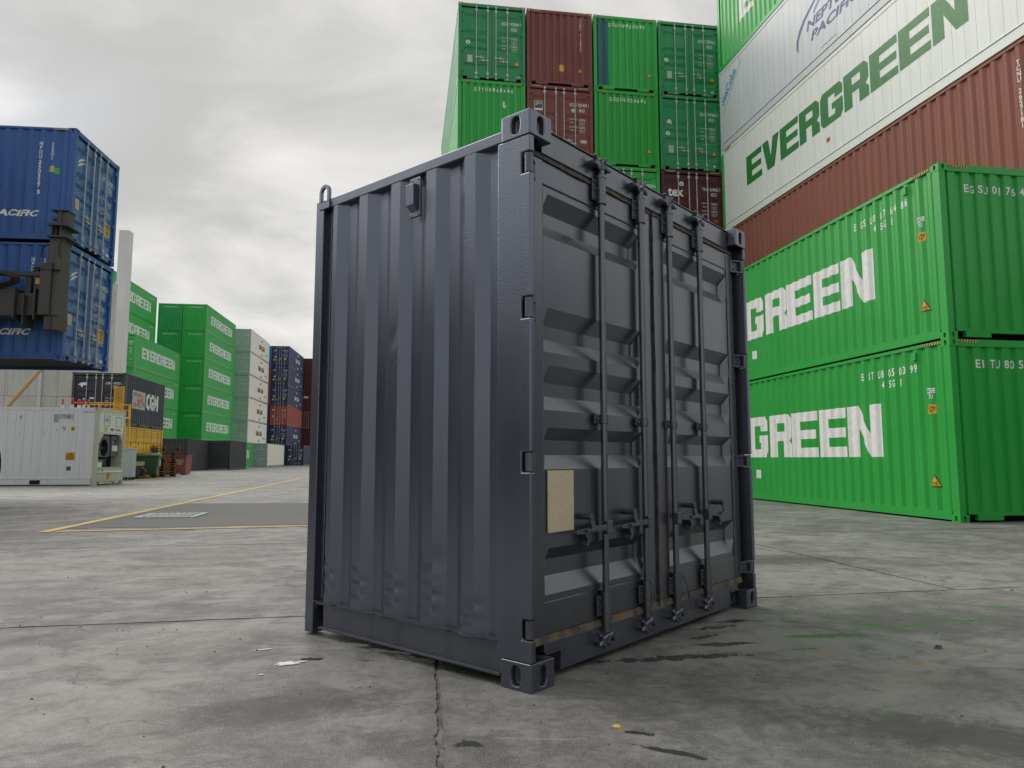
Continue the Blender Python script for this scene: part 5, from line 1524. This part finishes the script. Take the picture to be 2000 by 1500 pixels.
obj('foot', MB().box(-.15, .01, -.62, -.22, 4.0, 4.329), M_steel, cu); obj('foot', MB().box(.012, .17, -.60, -.22, 4.0, 4.329), M_steelr, cu)
obj('upper_column', MB().box(-.165, .135, -.56, -.20, 5.58, 6.215), M_steelr, cu, bevel=.006)
for z in (6.215, 6.50): obj('clamp_plate', MB().box(-.20, .25, -.66, .02, z, z + .035), M_steel, cu)
for x in (-.14, .06): obj('clamp_web', MB().box(x, x + .035, -.60, -.10, 6.25, 6.50), M_steel, cu)
obj('guide_roller', MB().cyl((-.10, -.45, 6.25), (-.10, -.45, 6.50), .05, 10), M_steelr, cu)
m = MB(); m.box(-.07, .04, -.50, -.18, 6.535, 6.90); obj('guide_arm', m, M_steel, cu); obj('guide_arm', MB().box(.042, .18, -.48, -.18, 6.535, 6.88), M_steelr, cu)
obj('guide_cap', MB().box(-.20, .19, -.54, -.14, 6.90, 6.925), M_steel, cu)
obj('lug', MB().box(-.20, -.072, -.45, -.30, 6.70, 6.76), M_steel, cu)
obj('top_bracket', MB().box(-.70, -.58, -.45, -.33, 4.86, 5.30), M_steel, hd); obj('valve_block', MB().box(-.54, -.40, -.40, -.28, 4.86, 5.12), M_steelr, hd); obj('light_unit', MB().box(-.50, -.40, -.42, -.36, 5.12, 5.26), M_ysign, hd); obj('work_lamp', MB().box(-.52, -.40, -.50, -.40, 5.40, 5.52), M_black, hd)
def arc(cx, cz, rx, rz, a0, a1, y, n=16): return [(cx + rx * cos(a0 + (a1 - a0) * i / n), y, cz + rz * sin(a0 + (a1 - a0) * i / n)) for i in range(n + 1)]
for k in range(4):
    obj('hose', MB().tube(arc(-1.35, 5.16, .62 - .04 * k, .20 - .02 * k, pi * .5, -pi * .5, -.66 - .03 * k), .028, 8).mesh('hose', True), M_black, hd)
    obj('hose', MB().tube([(-1.35 - .2 * j, -.66 - .03 * k, 5.36 - .02 * k + .03 * j) for j in range(12)], .028, 8).mesh('hose', True), M_black, hd)
obj('hose', MB().tube(arc(-.25, 5.86, .14, .22, 0, pi * 1.15, -.45), .018, 6).mesh('hose', True), M_black, hd)
obj('hose', MB().tube(arc(.16, 5.95, .09, .22, pi * .6, pi * 1.4, -.60), .012, 6).mesh('hose', True), M_black, hd)
# lifting gear and truck, beyond the left edge of the picture
for x in (-4.0, -2.5): obj('mast', MB().box(x - .16, x + .16, -1.25, -.75, .6, 9.0), M_steel, hd)
obj('carriage', MB().box(-4.3, -2.2, -.75, -.62, 4.0, 5.4), M_steel, hd)
obj('chassis', MB().box(-4.7, -1.8, -8.5, -1.3, .8, 1.7), M_yellow, hd, bevel=.05); obj('counterweight', MB().box(-4.7, -1.8, -9.6, -8.52, .7, 2.4), M_yellow, hd, bevel=.1); obj('cab', MB().box(-3.9, -2.5, -5.2, -3.2, 1.7, 3.6), M_steel, hd, bevel=.08)
prof = [(.42, -.30), (.72, -.33), (.80, -.26), (.83, 0), (.80, .26), (.72, .33), (.42, .30)]
ty = MB(); n = 36
for i in range(n):
    a = 2 * pi * i / n
    for r_, x in prof: rr = r_ * (1 + (.028 if (i % 2 and r_ > .75) else 0)); ty.v.append((x, rr * cos(a), rr * sin(a)))
k = len(prof)
for i in range(n):
    j = (i + 1) % n
    for q in range(k - 1): ty.f.append((i * k + q, i * k + q + 1, j * k + q + 1, j * k + q))
ty = ty.mesh('tyre'); rim = MB().cyl((-.25, 0, 0), (.25, 0, 0), .43, 24).mesh('rim')
for x, y in ((-.58, -2.4), (-5.5, -2.4), (-1.5, -7.6), (-5.0, -7.6)):
    w = obj('wheel', rim, M_yellow, hd, (x, y, .83)); obj('tyre', ty, M_black, w)

# ------------------------------------------------------------------ unseen stacks added at either side, guessed, to darken the charcoal paint's reflections
for lv in range(2):
    container('navy container of an added unseen stack beyond the right edge of the picture, %s' % ('bottom', 'top')[lv], M_navy, (17.5, -4.2), .16, lv * HC, front='wall', lod=2, group='stack beyond the right edge')
for lv in range(2):
    container('navy container of an added unseen stack beyond the left edge of the picture, %s' % ('bottom', 'top')[lv], M_navy, (-17.2, -4.6), .13, lv * HC, front='wall', lod=2, group='stack beyond the left edge')
